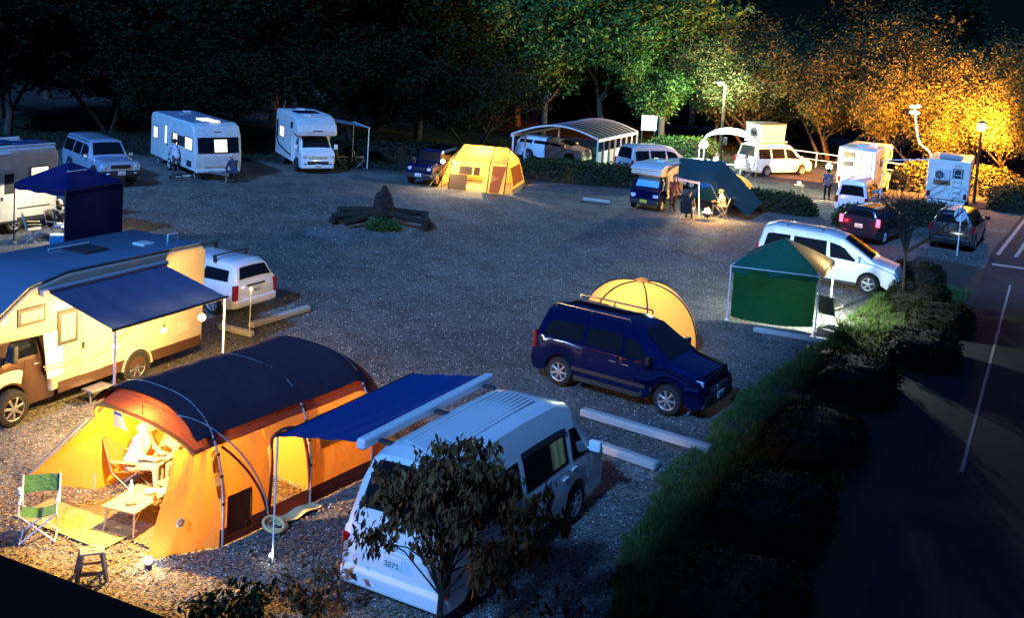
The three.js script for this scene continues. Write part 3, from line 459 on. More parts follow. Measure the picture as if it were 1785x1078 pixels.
// ---- cab-over motorhome with awning
{
  const t = thing('cab_over_motorhome', 'white motorhome with bunk over the cab and a dark side awning', 'motorhome', [-10.8, 0, -56.95], yaw(0.435, 0.9));
  part('living_box', profile([[-2.5, 0.42], [-2.5, 2.68], [-2.4, 2.82], [0.7, 2.86], [1.5, 2.74], [2.05, 2.42], [2.2, 2.1], [2.16, 1.9], [1.0, 1.86], [1.0, 0.42]], 2.05, 0.08), MT.camper, t);
  const b = carBody([[2.5, 0.3, 0.62, 0.74, 0.72, 0.78, 0.72, 0.06], [2.42, 0.25, 0.98, 1.08, 0.84, 0.87, 0.8, 0.08], [2.1, 0.25, 1.14, 1.22, 0.87, 0.89, 0.82, 0.08], [1.55, 0.25, 1.16, 1.84, 0.88, 0.89, 0.74, 0.1], [1.3, 0.25, 1.16, 1.88, 0.88, 0.89, 0.74, 0.1], [0.8, 0.25, 1.16, 1.88, 0.88, 0.89, 0.74, 0.1]], [1.55], 0.34);
  part('cab', b.geo, MT.white, t);
  part('windshield', patch((x, q) => b.top(x, q), [[2.06, -0.96], [1.58, -0.94], [1.58, 0.94], [2.06, 0.96]], 5, 8), MT.glass, t);
  for (const s of [-1, 1]) {
    part('cab_window', patch((x, q) => b.side(x, q, s), [[1.85, 0.05], [1.12, 0.05], [1.12, 0.85], [1.52, 0.85]]), MT.glass, t);
    part('headlight', rbox(0.12, 0.17, 0.34, 2.44, 0.86, s * 0.64, 0.05, s * 0.3), MT.lamp, t);
    part('fog_lamp', rbox(0.06, 0.14, 0.16, 2.49, 0.44, s * 0.66, 0.03), MT.trim, t);
    part('wing_mirror', rbox(0.14, 0.26, 0.18, 1.95, 1.3, s * 1.05, 0.04), MT.white, t);
    sideWin(t, -1.0, 1.75, s, 1.025, 0.95, 0.62, s > 0 ? winLit : MT.greyglass); sideWin(t, 0.95, 2.3, s, 1.025, 0.42, 0.34); sideWin(t, -2.1, 1.8, s, 1.025, 0.32, 0.9);
    part('side_stripe', [tube([[-2.2, 1.35, s * 1.027], [-1.7, 1.02, s * 1.027], [-0.5, 0.85, s * 1.027], [0.95, 0.72, s * 1.027]], 0.05, 24, 5)], MT.trim, t);
  }
  part('grille', rbox(0.05, 0.14, 0.95, 2.5, 0.82, 0, 0.03), MT.chrome, t); part('lower_grille', rbox(0.05, 0.18, 1.1, 2.51, 0.54, 0, 0.03), MT.plastic, t); part('bumper', rbox(0.14, 0.22, 1.66, 2.46, 0.36, 0, 0.06), MT.white, t);
  part('bunk_badge', rbox(0.01, 0.06, 0.5, 2.2, 2.13, 0, 0.003), MT.trim, t); plate(t, 2.54, 0.4, true, '5024');
  part('solar_panel', rbox(1.1, 0.04, 1.2, 0.0, 2.9, 0.1, 0.01), std([0.01, 0.015, 0.05], 0.2), t); hatch(t, -1.4, 2.86, 0, MT.white, 0.4); hatch(t, 1.1, 2.8, 0.3, MT.white, 0.3);
  part('antenna', bar([-2.2, 2.85, 0.7], [-2.5, 3.25, 0.55], 0.015), MT.pole, t);
  wheels(t, [1.55, -1.1], 0.95, 0.34, 0.2, 6, MT.trim);
  part('awning_casing', rbox(2.9, 0.14, 0.12, -0.4, 2.5, -1.1, 0.04), MT.white, t);
  part('awning_cloth', quad([[-1.8, 2.5, -1.14], [1.0, 2.5, -1.14], [1.0, 2.2, -3.1], [-1.8, 2.2, -3.1]], 10, 10, (p, u, v) => [p[0], p[1] - 0.06 * Math.sin(Math.PI * u) * Math.sin(Math.PI * v), p[2]]), cloth([0.12, 0.13, 0.16], 0.05), t, 'grey awning cloth');
  part('awning_bar', bar([-1.82, 2.2, -3.12], [1.02, 2.2, -3.12], 0.03), MT.whitepole, t);
  for (const x of [-1.75, 0.95]) part('awning_pole', bar([x, 0, -3.12], [x, 2.2, -3.12], 0.026), MT.whitepole, t);
}
// ---- big beige motorhome with lit awning, lower left
{
  const t = thing('coachbuilt_motorhome', 'beige motorhome with dark brown cab under a blue awning hung with bulbs', 'motorhome', [-9.45, 0, -22.5], yaw(-0.44, 0.9));
  part('living_box', profile([[-3.35, 0.45], [-3.4, 2.62], [-3.25, 2.78], [0.6, 2.82], [1.5, 2.66], [2.2, 2.2], [2.45, 1.86], [2.3, 1.72], [1.15, 1.66], [0.95, 0.45]], 2.2, 0.07), MT.beige, t);
  part('roof_skin', profile([[-3.2, 2.79], [0.6, 2.832], [1.52, 2.672], [2.22, 2.21], [2.46, 1.88], [2.5, 1.88], [2.26, 2.25], [1.55, 2.72], [0.62, 2.88], [-3.22, 2.84]], 2.14, 0.02), MT.roofblue, t, 'blue tinted roof shell');
  const bk = [[2.95, 0.35, 0.7, 0.8, 0.7, 0.78, 0.72, 0.06], [2.86, 0.28, 1.0, 1.1, 0.86, 0.92, 0.84, 0.1], [2.3, 0.26, 1.2, 1.3, 0.94, 0.97, 0.84, 0.12], [1.75, 0.26, 1.26, 1.82, 0.95, 0.98, 0.8, 0.12], [1.4, 0.26, 1.26, 1.84, 0.95, 0.98, 0.8, 0.1], [0.8, 0.26, 1.26, 1.84, 0.95, 0.98, 0.8, 0.1]];
  const b = carBody(bk, [1.87], 0.36);
  part('cab', b.geo, MT.brown, t);
  part('windshield', patch((x, q) => b.top(x, q), [[2.26, -0.96], [1.78, -0.94], [1.78, 0.94], [2.26, 0.96]], 5, 8), MT.glass, t);
  for (const s of [-1, 1]) {
    part('cab_window', patch((x, q) => b.side(x, q, s), [[2.1, 0.05], [1.22, 0.05], [1.22, 0.88], [1.75, 0.88]]), MT.glass, t);
    const cd = part('cab_door', patch((x, q) => b.low(x, q, s, 0.008), [[1.55, 0.05], [1.16, 0.05], [1.16, 0.95], [1.55, 0.95]], 6, 6), MT.brown, t); part('handle', rbox(0.16, 0.04, 0.04, 1.28, 1.1, s * 1.0, 0.015), MT.chrome, cd);
    part('front_wing', patch((x, q) => b.low(x, q, s, 0.012), [[2.9, 0.1], [1.6, 0.1], [1.6, 0.62], [2.9, 0.9]], 14, 6), MT.cream, t);
    part('headlight', rbox(0.3, 0.22, 0.2, 2.72, 0.94, s * 0.8, 0.06, -s * 0.4), MT.lamp, t);
    part('wing_mirror', [rbox(0.14, 0.36, 0.2, 1.98, 1.5, s * 1.18, 0.05), box(0.04, 0.05, 0.2, 1.95, 1.36, s * 1.06)], MT.plastic, t);
    sideWin(t, 0.62, 1.72, s, 1.1, 0.52, 0.72, MT.beige, MT.trim, 0.17); sideWin(t, 1.5, 2.14, s, 1.1, 0.66, 0.36, MT.beige, MT.trim, 0.14);
    part('skirt', rbox(4.1, 0.24, 0.03, -1.22, 0.5, s * 1.102, 0.01), MT.brown, t);
    part('side_graphic', [tube([[1.2, 1.02, s * 1.1], [0.3, 0.98, s * 1.1], [-0.6, 1.12, s * 1.1], [-1.4, 1.4, s * 1.1], [-2.9, 1.62, s * 1.1]], 0.018, 30, 5), tube([[1.15, 0.96, s * 1.1], [0.2, 0.9, s * 1.1], [-0.5, 1.0, s * 1.1], [-1.2, 1.26, s * 1.1]], 0.024, 30, 5)], std([0.3, 0.24, 0.16], 0.5), t);
    part('wheel_arch_trim', tr(new THREE.TorusGeometry(0.42, 0.035, 6, 20, Math.PI), -1.3, 0.36, s * 1.1), MT.beige, t);
    part('rear_arch', tr(new THREE.CylinderGeometry(0.4, 0.4, 0.012, 24, 1, false), -1.3, 0.38, s * 1.106, Math.PI / 2, 0, 0), MT.plastic, t);
    part('tail_light', rbox(0.06, 0.5, 0.12, -3.42, 1.0, s * 0.95, 0.03), MT.tail, t);
    part('cab_fairing', grid((u, v) => [lerp(1.1, 0.72, v) + 0.12 * u * (1 - v), lerp(0.75, 1.7, u), s * 1.112], 6, 3), MT.white, t);
  }
  part('service_hatch', rbox(0.36, 0.26, 0.016, -2.7, 0.95, -1.106, 0.006), MT.beige, t); part('service_hatch', rbox(0.5, 0.4, 0.016, -0.5, 0.9, -1.106, 0.006), MT.beige, t);
  const d = sideDoor(t, -0.02, 1.34, -1, 1.1, 0.62, 1.72, MT.beige); part('door_window', rbox(0.34, 0.5, 0.014, -0.02, 1.74, -1.122, 0.005), MT.beige, d); part('door_step', [rbox(0.55, 0.05, 0.32, 0.0, 0.3, -1.3, 0.01), bar([-0.2, 0, -1.35], [-0.2, 0.3, -1.3], 0.02), bar([0.2, 0, -1.35], [0.2, 0.3, -1.3], 0.02)], MT.steel, t);
  part('grille', rbox(0.06, 0.3, 0.9, 2.93, 0.78, 0, 0.03), MT.plastic, t); part('bumper', rbox(0.18, 0.3, 1.76, 2.88, 0.45, 0, 0.07), MT.brown, t);
  hatch(t, -0.9, 2.82, 0.1, MT.trim, 0.7); hatch(t, -2.2, 2.8, -0.3, MT.white, 0.36); part('roof_bracket', [bar([-3.05, 2.85, -0.5], [-3.05, 3.0, -0.5], 0.02), bar([-3.05, 3.0, -0.5], [-2.75, 3.0, -0.5], 0.02), bar([-2.75, 3.0, -0.5], [-2.75, 2.85, -0.5], 0.02)], MT.whitepole, t);
  part('roof_rail', bar([-0.3, 2.9, 0.55], [-1.4, 2.88, 0.55], 0.018), MT.whitepole, t);
  wheels(t, [1.87, -1.3], 1.12, 0.36, 0.24, 7, MT.chrome);
  // awning
  part('awning_casing', rbox(3.4, 0.16, 0.14, -0.35, 2.56, -1.18, 0.05), MT.greyplastic, t);
  part('awning_cloth', quad([[-1.95, 2.54, -1.22], [1.2, 2.54, -1.22], [1.3, 2.16, -3.05], [-1.85, 2.16, -3.05]], 30, 14, (p, u, v) => [p[0], p[1] - 0.09 * Math.sin(Math.PI * u) * Math.sin(Math.PI * v) - 0.008 * Math.sin(u * 30), p[2]]), cloth([0.05, 0.085, 0.17], 0.03), t, 'grey blue awning cloth');
  part('awning_bar', bar([-1.87, 2.16, -3.07], [1.32, 2.16, -3.07], 0.03), MT.trim, t);
  for (const x of [-1.8, 1.25]) part('awning_pole', [bar([x, 0, -3.07], [x, 1.2, -3.07], 0.02), bar([x, 1.1, -3.07], [x, 2.16, -3.07], 0.025)], MT.whitepole, t);
}
// ---- white motorhome at the left edge
{
  const t = thing('white_motorhome', 'large white motorhome at the left edge behind the blue canopy', 'motorhome', [-18.75, 0, -36.2], yaw(-0.495, 0.869));
  part('body', profile([[-3.3, 0.4], [-3.35, 2.65], [-3.2, 2.95], [2.4, 2.98], [2.9, 2.7], [3.2, 1.6], [3.25, 0.5], [3.1, 0.35]], 2.25, 0.1), MT.camper, t);
  part('roof_rim', [rbox(5.6, 0.09, 0.12, -0.45, 3.0, -1.0, 0.03), rbox(5.6, 0.09, 0.12, -0.45, 3.0, 1.0, 0.03)], MT.white, t);
  part('solar_panel', rbox(1.3, 0.05, 0.8, -1.6, 3.03, 0.1, 0.01), std([0.05, 0.09, 0.2], 0.2), t); part('solar_panel', rbox(1.2, 0.05, 0.7, -2.6, 3.03, -0.3, 0.01), std([0.05, 0.09, 0.2], 0.2), t);
  hatch(t, 0.3, 2.99, 0, MT.white, 0.5); hatch(t, 1.4, 2.99, 0.3, MT.white, 0.4);
  for (const s of [-1, 1]) { sideWin(t, -2.55, 2.0, s, 1.125, 0.75, 0.55, s < 0 ? winWarm : MT.greyglass); sideWin(t, 0.9, 1.95, s, 1.125, 1.7, 0.85, MT.glass); part('lower_stripe', rbox(5.4, 0.05, 0.014, -0.3, 0.85, s * 1.126, 0.004), MT.trim, t); part('skirt', rbox(6.0, 0.16, 0.02, -0.1, 0.45, s * 1.125, 0.006), MT.trim, t); }
  const d = sideDoor(t, -1.35, 1.35, -1, 1.125, 0.66, 1.8, MT.camper); part('door_window', rbox(0.36, 0.7, 0.014, -1.35, 1.75, -1.145, 0.005), MT.greyglass, d);
  part('rolled_awning', rbox(3.6, 0.13, 0.14, 0.4, 2.8, -1.2, 0.05), MT.white, t);
  part('windshield', grid((u, v) => [lerp(3.2, 2.95, v) + 0.02, lerp(1.5, 2.55, v), lerp(-1.0, 1.0, u)], 4, 4), MT.glass, t);
  wheels(t, [2.1, -1.6], 1.12, 0.35, 0.22, 6);
}
// ---- kei truck camper
{
  const t = thing('kei_truck_camper', 'tiny truck camper with silver blue sunshade behind its windshield', 'motorhome', [7.05, 0, -51.2], yaw(-0.45, 0.89));
  part('living_box', profile([[-1.7, 0.5], [-1.7, 1.9], [-1.6, 1.98], [1.2, 2.0], [1.62, 1.9], [1.7, 1.72], [1.5, 1.62], [0.75, 1.6], [0.7, 0.5]], 1.48, 0.05), MT.tan, t);
  part('roof_shell', profile([[-1.72, 1.95], [1.2, 2.0], [1.66, 1.9], [1.7, 1.98], [1.25, 2.14], [-1.7, 2.1]], 1.56, 0.03), MT.white, t);
  const b = carBody([[1.72, 0.35, 0.62, 0.72, 0.62, 0.68, 0.62, 0.05], [1.66, 0.28, 0.86, 0.94, 0.69, 0.72, 0.66, 0.06], [1.45, 0.26, 0.96, 1.02, 0.7, 0.73, 0.66, 0.06], [1.05, 0.26, 0.98, 1.58, 0.71, 0.73, 0.62, 0.08], [0.6, 0.26, 0.98, 1.62, 0.71, 0.73, 0.62, 0.08]], [1.2], 0.27);
  part('cab', b.geo, MT.navy, t);
  const ws = part('windshield', patch((x, q) => b.top(x, q), [[1.43, -0.95], [1.08, -0.93], [1.08, 0.93], [1.43, 0.95]], 5, 8), MT.glass, t);
  part('sunshade', grid((u, v) => { const p = b.top(lerp(1.41, 1.1, v), lerp(-0.9, 0.9, u), 0.02); p[1] += 0.006 * Math.sin(u * 40 + v * 17); return p; }, 24, 8), new THREE.MeshStandardMaterial({ color: lin(0.12, 0.45, 0.8), metalness: 0.2, roughness: 0.5, side: THREE.DoubleSide }), ws, 'silver blue sunshade');
  for (const s of [-1, 1]) { part('cab_window', patch((x, q) => b.side(x, q, s), [[1.32, 0.05], [0.72, 0.05], [0.72, 0.85], [1.05, 0.85]]), MT.glass, t); part('headlight', rbox(0.1, 0.16, 0.26, 1.68, 0.72, s * 0.54, 0.04), MT.lamp, t); sideWin(t, -0.5, 1.4, s, 0.74, 0.7, 0.42); part('wing_mirror', rbox(0.08, 0.2, 0.13, 1.3, 1.1, s * 0.84, 0.03), MT.plastic, t); }
  part('bumper', rbox(0.12, 0.22, 1.36, 1.72, 0.42, 0, 0.04), MT.plastic, t); plate(t, 1.79, 0.46, true, '2045', MT.yplate);
  hatch(t, -0.4, 2.1, 0, MT.white, 0.4);
  wheels(t, [1.2, -0.72], 0.73, 0.27, 0.15, 8, MT.alloy);
}
// ---- demountable campers on pick-ups, right
function pickupCamper(name, label, pos, head) {
  const t = thing(name, label, 'motorhome', [pos[0], 0, pos[1]], yaw(...head));
  part('living_box', profile([[-2.4, 0.75], [-2.42, 2.6], [-2.3, 2.72], [1.5, 2.74], [1.75, 2.6], [1.8, 2.1], [1.6, 1.86], [0.5, 1.82], [0.45, 0.75]], 2.02, 0.07), MT.cream, t);
  const b = carBody([[2.5, 0.4, 0.75, 0.85, 0.72, 0.8, 0.72, 0.06], [2.38, 0.36, 1.0, 1.08, 0.84, 0.88, 0.8, 0.08], [1.5, 0.36, 1.1, 1.16, 0.88, 0.9, 0.78, 0.1], [0.95, 0.36, 1.12, 1.74, 0.88, 0.9, 0.7, 0.1], [0.3, 0.36, 1.12, 1.78, 0.88, 0.9, 0.7, 0.1], [0.2, 0.36, 1.0, 1.1, 0.88, 0.9, 0.8, 0.08], [-2.3, 0.45, 0.95, 1.02, 0.86, 0.88, 0.8, 0.06]], [1.7, -1.2], 0.36);
  part('pickup_body', b.geo, MT.white, t);
  part('windshield', patch((x, q) => b.top(x, q), [[1.45, -0.96], [1.0, -0.94], [1.0, 0.94], [1.45, 0.96]], 5, 8), MT.glass, t);
  for (const s of [-1, 1]) { part('cab_window', patch((x, q) => b.side(x, q, s), [[1.3, 0.05], [0.35, 0.05], [0.35, 0.85], [0.95, 0.85]]), MT.glass, t); part('tail_light', rbox(0.07, 0.28, 0.16, -2.43, 0.98, s * 0.86, 0.03), MT.tail, t); part('headlight', rbox(0.1, 0.16, 0.28, 2.42, 0.9, s * 0.66, 0.04), MT.lamp, t); sideWin(t, 1.0, 2.25, s, 1.01, 0.5, 0.42); sideWin(t, -1.0, 1.95, s, 1.01, 0.8, 0.5); }
  wheels(t, [1.7, -1.2], 0.92, 0.36, 0.22, 6);
  return t;
}
{
  const t = pickupCamper('pickup_camper', 'cream pick-up camper with two small rear windows beside the warm lamp', [19.75, -60.0], [0.5, -0.866]);
  endWin(t, -2.41, 2.3, -0.42, 0.6, 0.3, -1); endWin(t, -2.405, 1.82, -0.46, 0.6, 0.3, -1);
  const d = part('rear_door', rbox(0.02, 1.7, 0.62, -2.425, 1.7, 0.45, 0.008), MT.cream, t); part('door_stripe', [rbox(0.012, 1.6, 0.05, -2.436, 1.66, 0.22, 0.004), rbox(0.012, 1.6, 0.03, -2.436, 1.66, 0.34, 0.004)], std([0.16, 0.05, 0.04], 0.6), d);
  hatch(t, -1.0, 2.73, 0, MT.white, 0.6); hatch(t, 0.4, 2.73, 0.2, MT.white, 0.4);
}
{
  const t = pickupCamper('pickup_camper', 'white pick-up camper with air conditioner and ladder on its rear wall', [23.1, -56.6], [0.42, -0.9]);
  const ac = part('air_conditioner', rbox(0.3, 0.52, 0.74, -2.6, 2.0, -0.28, 0.03), std([0.6, 0.6, 0.57], 0.5), t);
  part('fan_grille', tr(new THREE.CylinderGeometry(0.2, 0.2, 0.02, 24), -2.76, 2.0, -0.4, 0, 0, Math.PI / 2), MT.plastic, ac); part('fan_ring', tr(new THREE.TorusGeometry(0.12, 0.015, 6, 20), -2.775, 2.0, -0.4, 0, Math.PI / 2, 0), MT.greyplastic, ac); part('fan_hub', tr(new THREE.CylinderGeometry(0.05, 0.05, 0.03, 14), -2.775, 2.0, -0.4, 0, 0, Math.PI / 2), MT.greyplastic, ac);
  part('shelf', [rbox(0.34, 0.03, 0.8, -2.6, 1.72, -0.28, 0.01), bar([-2.45, 1.4, -0.5], [-2.7, 1.72, -0.5], 0.015), bar([-2.45, 1.4, -0.05], [-2.7, 1.72, -0.05], 0.015)], MT.steel, t);
  const ld = part('ladder', [bar([-2.55, 0.8, 0.28], [-2.5, 2.75, 0.28], 0.018), bar([-2.55, 0.8, 0.62], [-2.5, 2.75, 0.62], 0.018)], MT.whitepole, t);
  for (let i = 0; i < 7; i++) part('rung', bar([-2.545, 0.95 + i * 0.27, 0.28], [-2.545, 0.95 + i * 0.27, 0.62], 0.014), MT.whitepole, ld);
  part('rear_window', rbox(0.02, 0.5, 0.5, -2.426, 2.1, 0.45, 0.006), MT.greyglass, t);
  part('roof_box', rbox(1.3, 0.22, 1.1, -1.2, 2.84, 0, 0.06), MT.greyplastic, t); hatch(t, 0.3, 2.74, 0, MT.trim, 0.6);
  part('awning_arm', [bar([-1.8, 2.6, -1.05], [-2.0, 2.35, -3.2], 0.03), bar([-2.0, 2.35, -3.2], [-2.0, 0, -3.2], 0.025)], MT.whitepole, t);
}

// ---------------------------------------------------------------- tents and canopies
const orangeCloth = cloth([0.80, 0.33, 0.05], 0.17, { bumpMap: clothBump, bumpScale: 0.02 });
const brownCloth = cloth([0.20, 0.055, 0.03], 0.10, { bumpMap: clothBump, bumpScale: 0.04 });
const flyCloth = cloth([0.055, 0.032, 0.045], 0.02, { bumpMap: clothBump, bumpScale: 0.04 });
const yellowCloth = cloth([0.86, 0.55, 0.14], 0.5), goldCloth = cloth([0.84, 0.50, 0.12], 0.42, { bumpMap: clothBump, bumpScale: 0.04 });
const meshCloth = cloth([0.16, 0.10, 0.05], 0.2);
// ---- the near tunnel tent.  local x runs from the front door to the back, local z to the right
const TENT = [-5.43, -17.04], TA = [0.54, -0.842];
{
  const t = thing('tunnel_tent', 'large orange and brown tunnel tent with navy roof sheet, open at both doors', 'tent', [TENT[0], 0, TENT[1]], yaw(...TA));
  // cross-section at x: half width w, height h ; phi 0 = right foot, 1 = left foot
  const sec = (x) => { const k = x < 0 ? 1 + x * 0.06 : x > 3.4 ? 1 - (x - 3.4) * 0.22 : 1; const sag = 0.03 * Math.sin(Math.PI * Math.abs(((x + 0.2) % 1.8) / 1.8)); return [1.55, 2.2 * k - sag]; };
  const S = (x, p, off = 0) => {
    const [w, h] = sec(x), a = p * Math.PI, c = Math.cos(a), s = Math.sin(a), e = 0.62;
    const z = Math.sign(c) * Math.pow(Math.abs(c), 0.72) * (w + off), y = Math.pow(s, e) * (h + off);
    return [x, y, z];
  };
  const wr = (x, p) => 0.018 * noise.noise(x * 3.1, p * 17, 4.2) + 0.010 * noise.noise(x * 9, p * 6, 1.2);
  const skin = (x0, x1, p0, p1, n = 16, m = 16, off = 0) => grid((u, v) => { const x = lerp(x0, x1, u), p = lerp(p0, p1, v), q = S(x, p, off); const k = wr(x, p) * (off > 0.03 ? 0.3 : 1); q[1] += k * 0.5 * (q[1] > 0.15 ? 1 : 0); q[2] += k * Math.sign(q[2]); return q; }, n, m);
  const ARCH = [0.0, 1.95, 3.55];
  // roof sheet (navy) over the top, with its own thickness of air above the tent
  part('roof_sheet', skin(-0.32, 3.75, 0.235, 0.765, 44, 26, 0.045), flyCloth, t, 'navy roof sheet');
  part('roof_lining', skin(-0.3, 3.7, 0.25, 0.75, 40, 20), brownCloth, t);
  // brown upper wall bands, orange walls; right side has the open door between the first two arches
  for (const [a, b] of [[0.2, 0.25], [0.75, 0.8]]) part('upper_band', skin(-0.1, 3.6, a, b, 40, 4), brownCloth, t);
  part('rear_side_wall', skin(1.95, 3.55, 0.0, 0.2, 20, 12), orangeCloth, t); part('rear_window', skin(2.2, 3.25, 0.075, 0.175, 16, 10, 0.018), cloth([0.72, 0.28, 0.03], 0.12, { bumpMap: clothBump, bumpScale: 0.02 }), t);
  part('left_wall', skin(0, 3.55, 0.8, 1.0, 36, 12), orangeCloth, t); part('mud_flap', skin(-0.05, 3.6, 0.0, 0.012, 30, 2, 0.01), brownCloth, t);
  // door side: orange panel front of the door, arch-shaped opening left free, rolled door tied beside it
  part('door_side_wall', grid((u, v) => { const p = lerp(0.0, 0.2, v), open = 1.02 + 0.0 * v, x = lerp(0, open, u), q = S(x, p); const k = wr(x, p) * 2; q[2] += k; return q; }, 14, 14), orangeCloth, t);
  part('door_head', grid((u, v) => { const x = lerp(1.02, 1.95, u), arch = 0.2 - 0.055 * Math.pow(Math.abs((u - 0.45) / 0.55), 2.2) - 0.03, p = lerp(arch, 0.2, v); return S(x, p); }, 14, 6), orangeCloth, t);
  part('door_trim', tube(Array.from({ length: 13 }, (_, i) => { const u = i / 12, x = 0.98 + 0.99 * u, p = u < 0.12 ? lerp(0, 0.115, u / 0.12) : u > 0.88 ? lerp(0.115, 0, (u - 0.88) / 0.12) : 0.17 - 0.055 * Math.pow(Math.abs((u - 0.45) / 0.55), 2.2); return S(x, Math.max(0.002, p), 0.015); }), 0.03, 40, 6), brownCloth, t, 'dark brown door piping');
  part('diagonal_seam', tube(Array.from({ length: 9 }, (_, i) => S(lerp(0.12, 0.98, i / 8), lerp(0.19, 0.004, i / 8), 0.012)), 0.022, 24, 5), brownCloth, t);
  part('lower_vent', skin(0.1, 0.62, 0.004, 0.06, 8, 6, 0.012), cloth([0.10, 0.03, 0.015], 0.05), t, 'dark brown lower vent panel');
  // front: wings, curved hood, storm flap
  const F = -0.95;
  part('front_wing', quad([[0.02, 0, 1.53], [-0.98, 0, 1.04], [-0.5, 1.55, 0.98], [0.0, 1.62, 1.28]], 14, 14, (p, u, v) => [p[0] + 0.03 * Math.sin(v * 6 + u * 3), p[1], p[2] + 0.10 * Math.sin(Math.PI * u) * Math.sin(Math.PI * v) + 0.015 * Math.sin(u * 18 + v * 5)]), orangeCloth, t);
  part('front_wing', quad([[0.02, 0, -1.53], [-0.62, 0, -2.72], [-0.35, 1.3, -1.35], [0.0, 1.62, -1.28]], 14, 14, (p, u, v) => [p[0] + 0.02 * Math.sin(v * 7 + u * 4), p[1], p[2] - 0.05 * Math.sin(Math.PI * u) * Math.sin(Math.PI * v)]), orangeCloth, t);
  part('front_hood', grid((u, v) => { const p = lerp(0.2, 0.8, v), q = S(0, p), r = lerp(0, 1, u), c = Math.sin((p - 0.2) / 0.6 * Math.PI); return [q[0] - r * (0.28 + 0.38 * c), q[1] - r * (0.10 + 0.12 * c), q[2] * (1 - 0.1 * r)]; }, 8, 24), brownCloth, t);
  part('front_edge', tube(Array.from({ length: 15 }, (_, i) => { const p = lerp(0.2, 0.8, i / 14), q = S(0, p), c = Math.sin((p - 0.2) / 0.6 * Math.PI); return [q[0] - 0.28 - 0.38 * c, q[1] - 0.10 - 0.12 * c, q[2] * 0.9]; }), 0.035, 40, 6), orangeCloth, t);
  part('rolled_front_door', tube(Array.from({ length: 11 }, (_, i) => { const p = lerp(0.27, 0.73, i / 10), q = S(-0.02, p, -0.14); return [q[0] - 0.06 + 0.03 * Math.sin(i * 2.2), q[1] - 0.04, q[2]]; }), 0.085, 40, 8), std([0.05, 0.025, 0.02], 0.95), t, 'dark rolled up front door');
  part('maker_tag', [quad([[-0.6, 1.86, -0.34], [-0.6, 1.86, -0.12], [-0.54, 1.6, -0.06], [-0.54, 1.6, -0.4]], 2, 2)], std([0.55, 0.5, 0.42], 0.8), t, 'white cloth tag with blue top');
  part('tag_top', [quad([[-0.612, 1.93, -0.32], [-0.612, 1.93, -0.14], [-0.606, 1.84, -0.12], [-0.606, 1.84, -0.34]], 2, 2)], std([0.03, 0.09, 0.4], 0.8), t);
  const flower = []; for (let i = 0; i < 8; i++) { const a = i / 8 * Math.PI * 2; flower.push(tr(new THREE.SphereGeometry(0.028, 6, 4), -0.62 + 0.05 * Math.cos(a), 0.55 + 0.05 * Math.sin(a), 1.335 - 0.01)); }
  part('emblem', flower, std([0.85, 0.6, 0.4], 0.8), t, 'small pale flower emblem');
  // back: sloped end down to the ground
  part('rear_wall', grid((u, v) => { const p = v, q = S(3.55, p), r = u; return [q[0] + r * 0.75 * (1 - Math.pow(q[1] / 2.2, 2) * 0.5), q[1] * (1 - r * 0.96), q[2] * (1 - 0.12 * r)]; }, 12, 30), orangeCloth, t);
  part('rear_hood', skin(3.55, 4.0, 0.2, 0.8, 8, 24, 0.01), brownCloth, t);
  part('rear_guard', quad([[3.55, 0.02, 1.53], [4.45, 0.02, 1.62], [3.72, 1.62, 1.22], [3.55, 1.62, 1.25]], 10, 10), orangeCloth, t);
  part('interior_back', grid((u, v) => { const p = v, q = S(2.35, p, -0.08); return [2.35, q[1] * lerp(1, 0.02, u), q[2]]; }, 8, 24), cloth([0.62, 0.36, 0.1], 0.3), t, 'inner wall behind the seats');
  // poles
  for (const x of ARCH) { const pts = Array.from({ length: 21 }, (_, i) => S(x, i / 20, 0.03)); const pl = part('arch_pole', tube(pts, 0.018, 60, 6), MT.pole, t); for (const p of [0.05, 0.11, 0.17, 0.22, 0.78, 0.83, 0.89, 0.95]) part('pole_clip', tr(new THREE.SphereGeometry(0.03, 8, 6), ...S(x, p, 0.03)), MT.plastic, pl); }
  for (const s of [-1, 1]) { const pts = Array.from({ length: 17 }, (_, i) => { const u = i / 16, x = lerp(1.0, -0.35, u), p = lerp(0.0, 0.36, u), q = S(Math.max(x, -0.4), p, 0.035); return [q[0], q[1], q[2] * s]; }); part('cross_pole', tube(pts, 0.016, 40, 6), MT.pole, t); }
  part('front_strut', bar([-0.62, 0, -2.74], [-0.4, 1.42, -1.3], 0.024), MT.pole, t);
  for (const [x, z, dx, dz] of [[-0.98, 1.06, -0.45, 0.2], [3.9, 1.5, 0.7, 0.5], [3.9, -1.5, 0.7, -0.5], [1.95, -1.55, 0.1, -0.7]]) part('guy_line', bar([x, 1.4 * (x > 0 ? 1 : 0.02), z * 0.9], [x + dx, 0.02, z + dz], 0.004, 0.004, 4), std([0.6, 0.55, 0.4], 0.8), t);
}
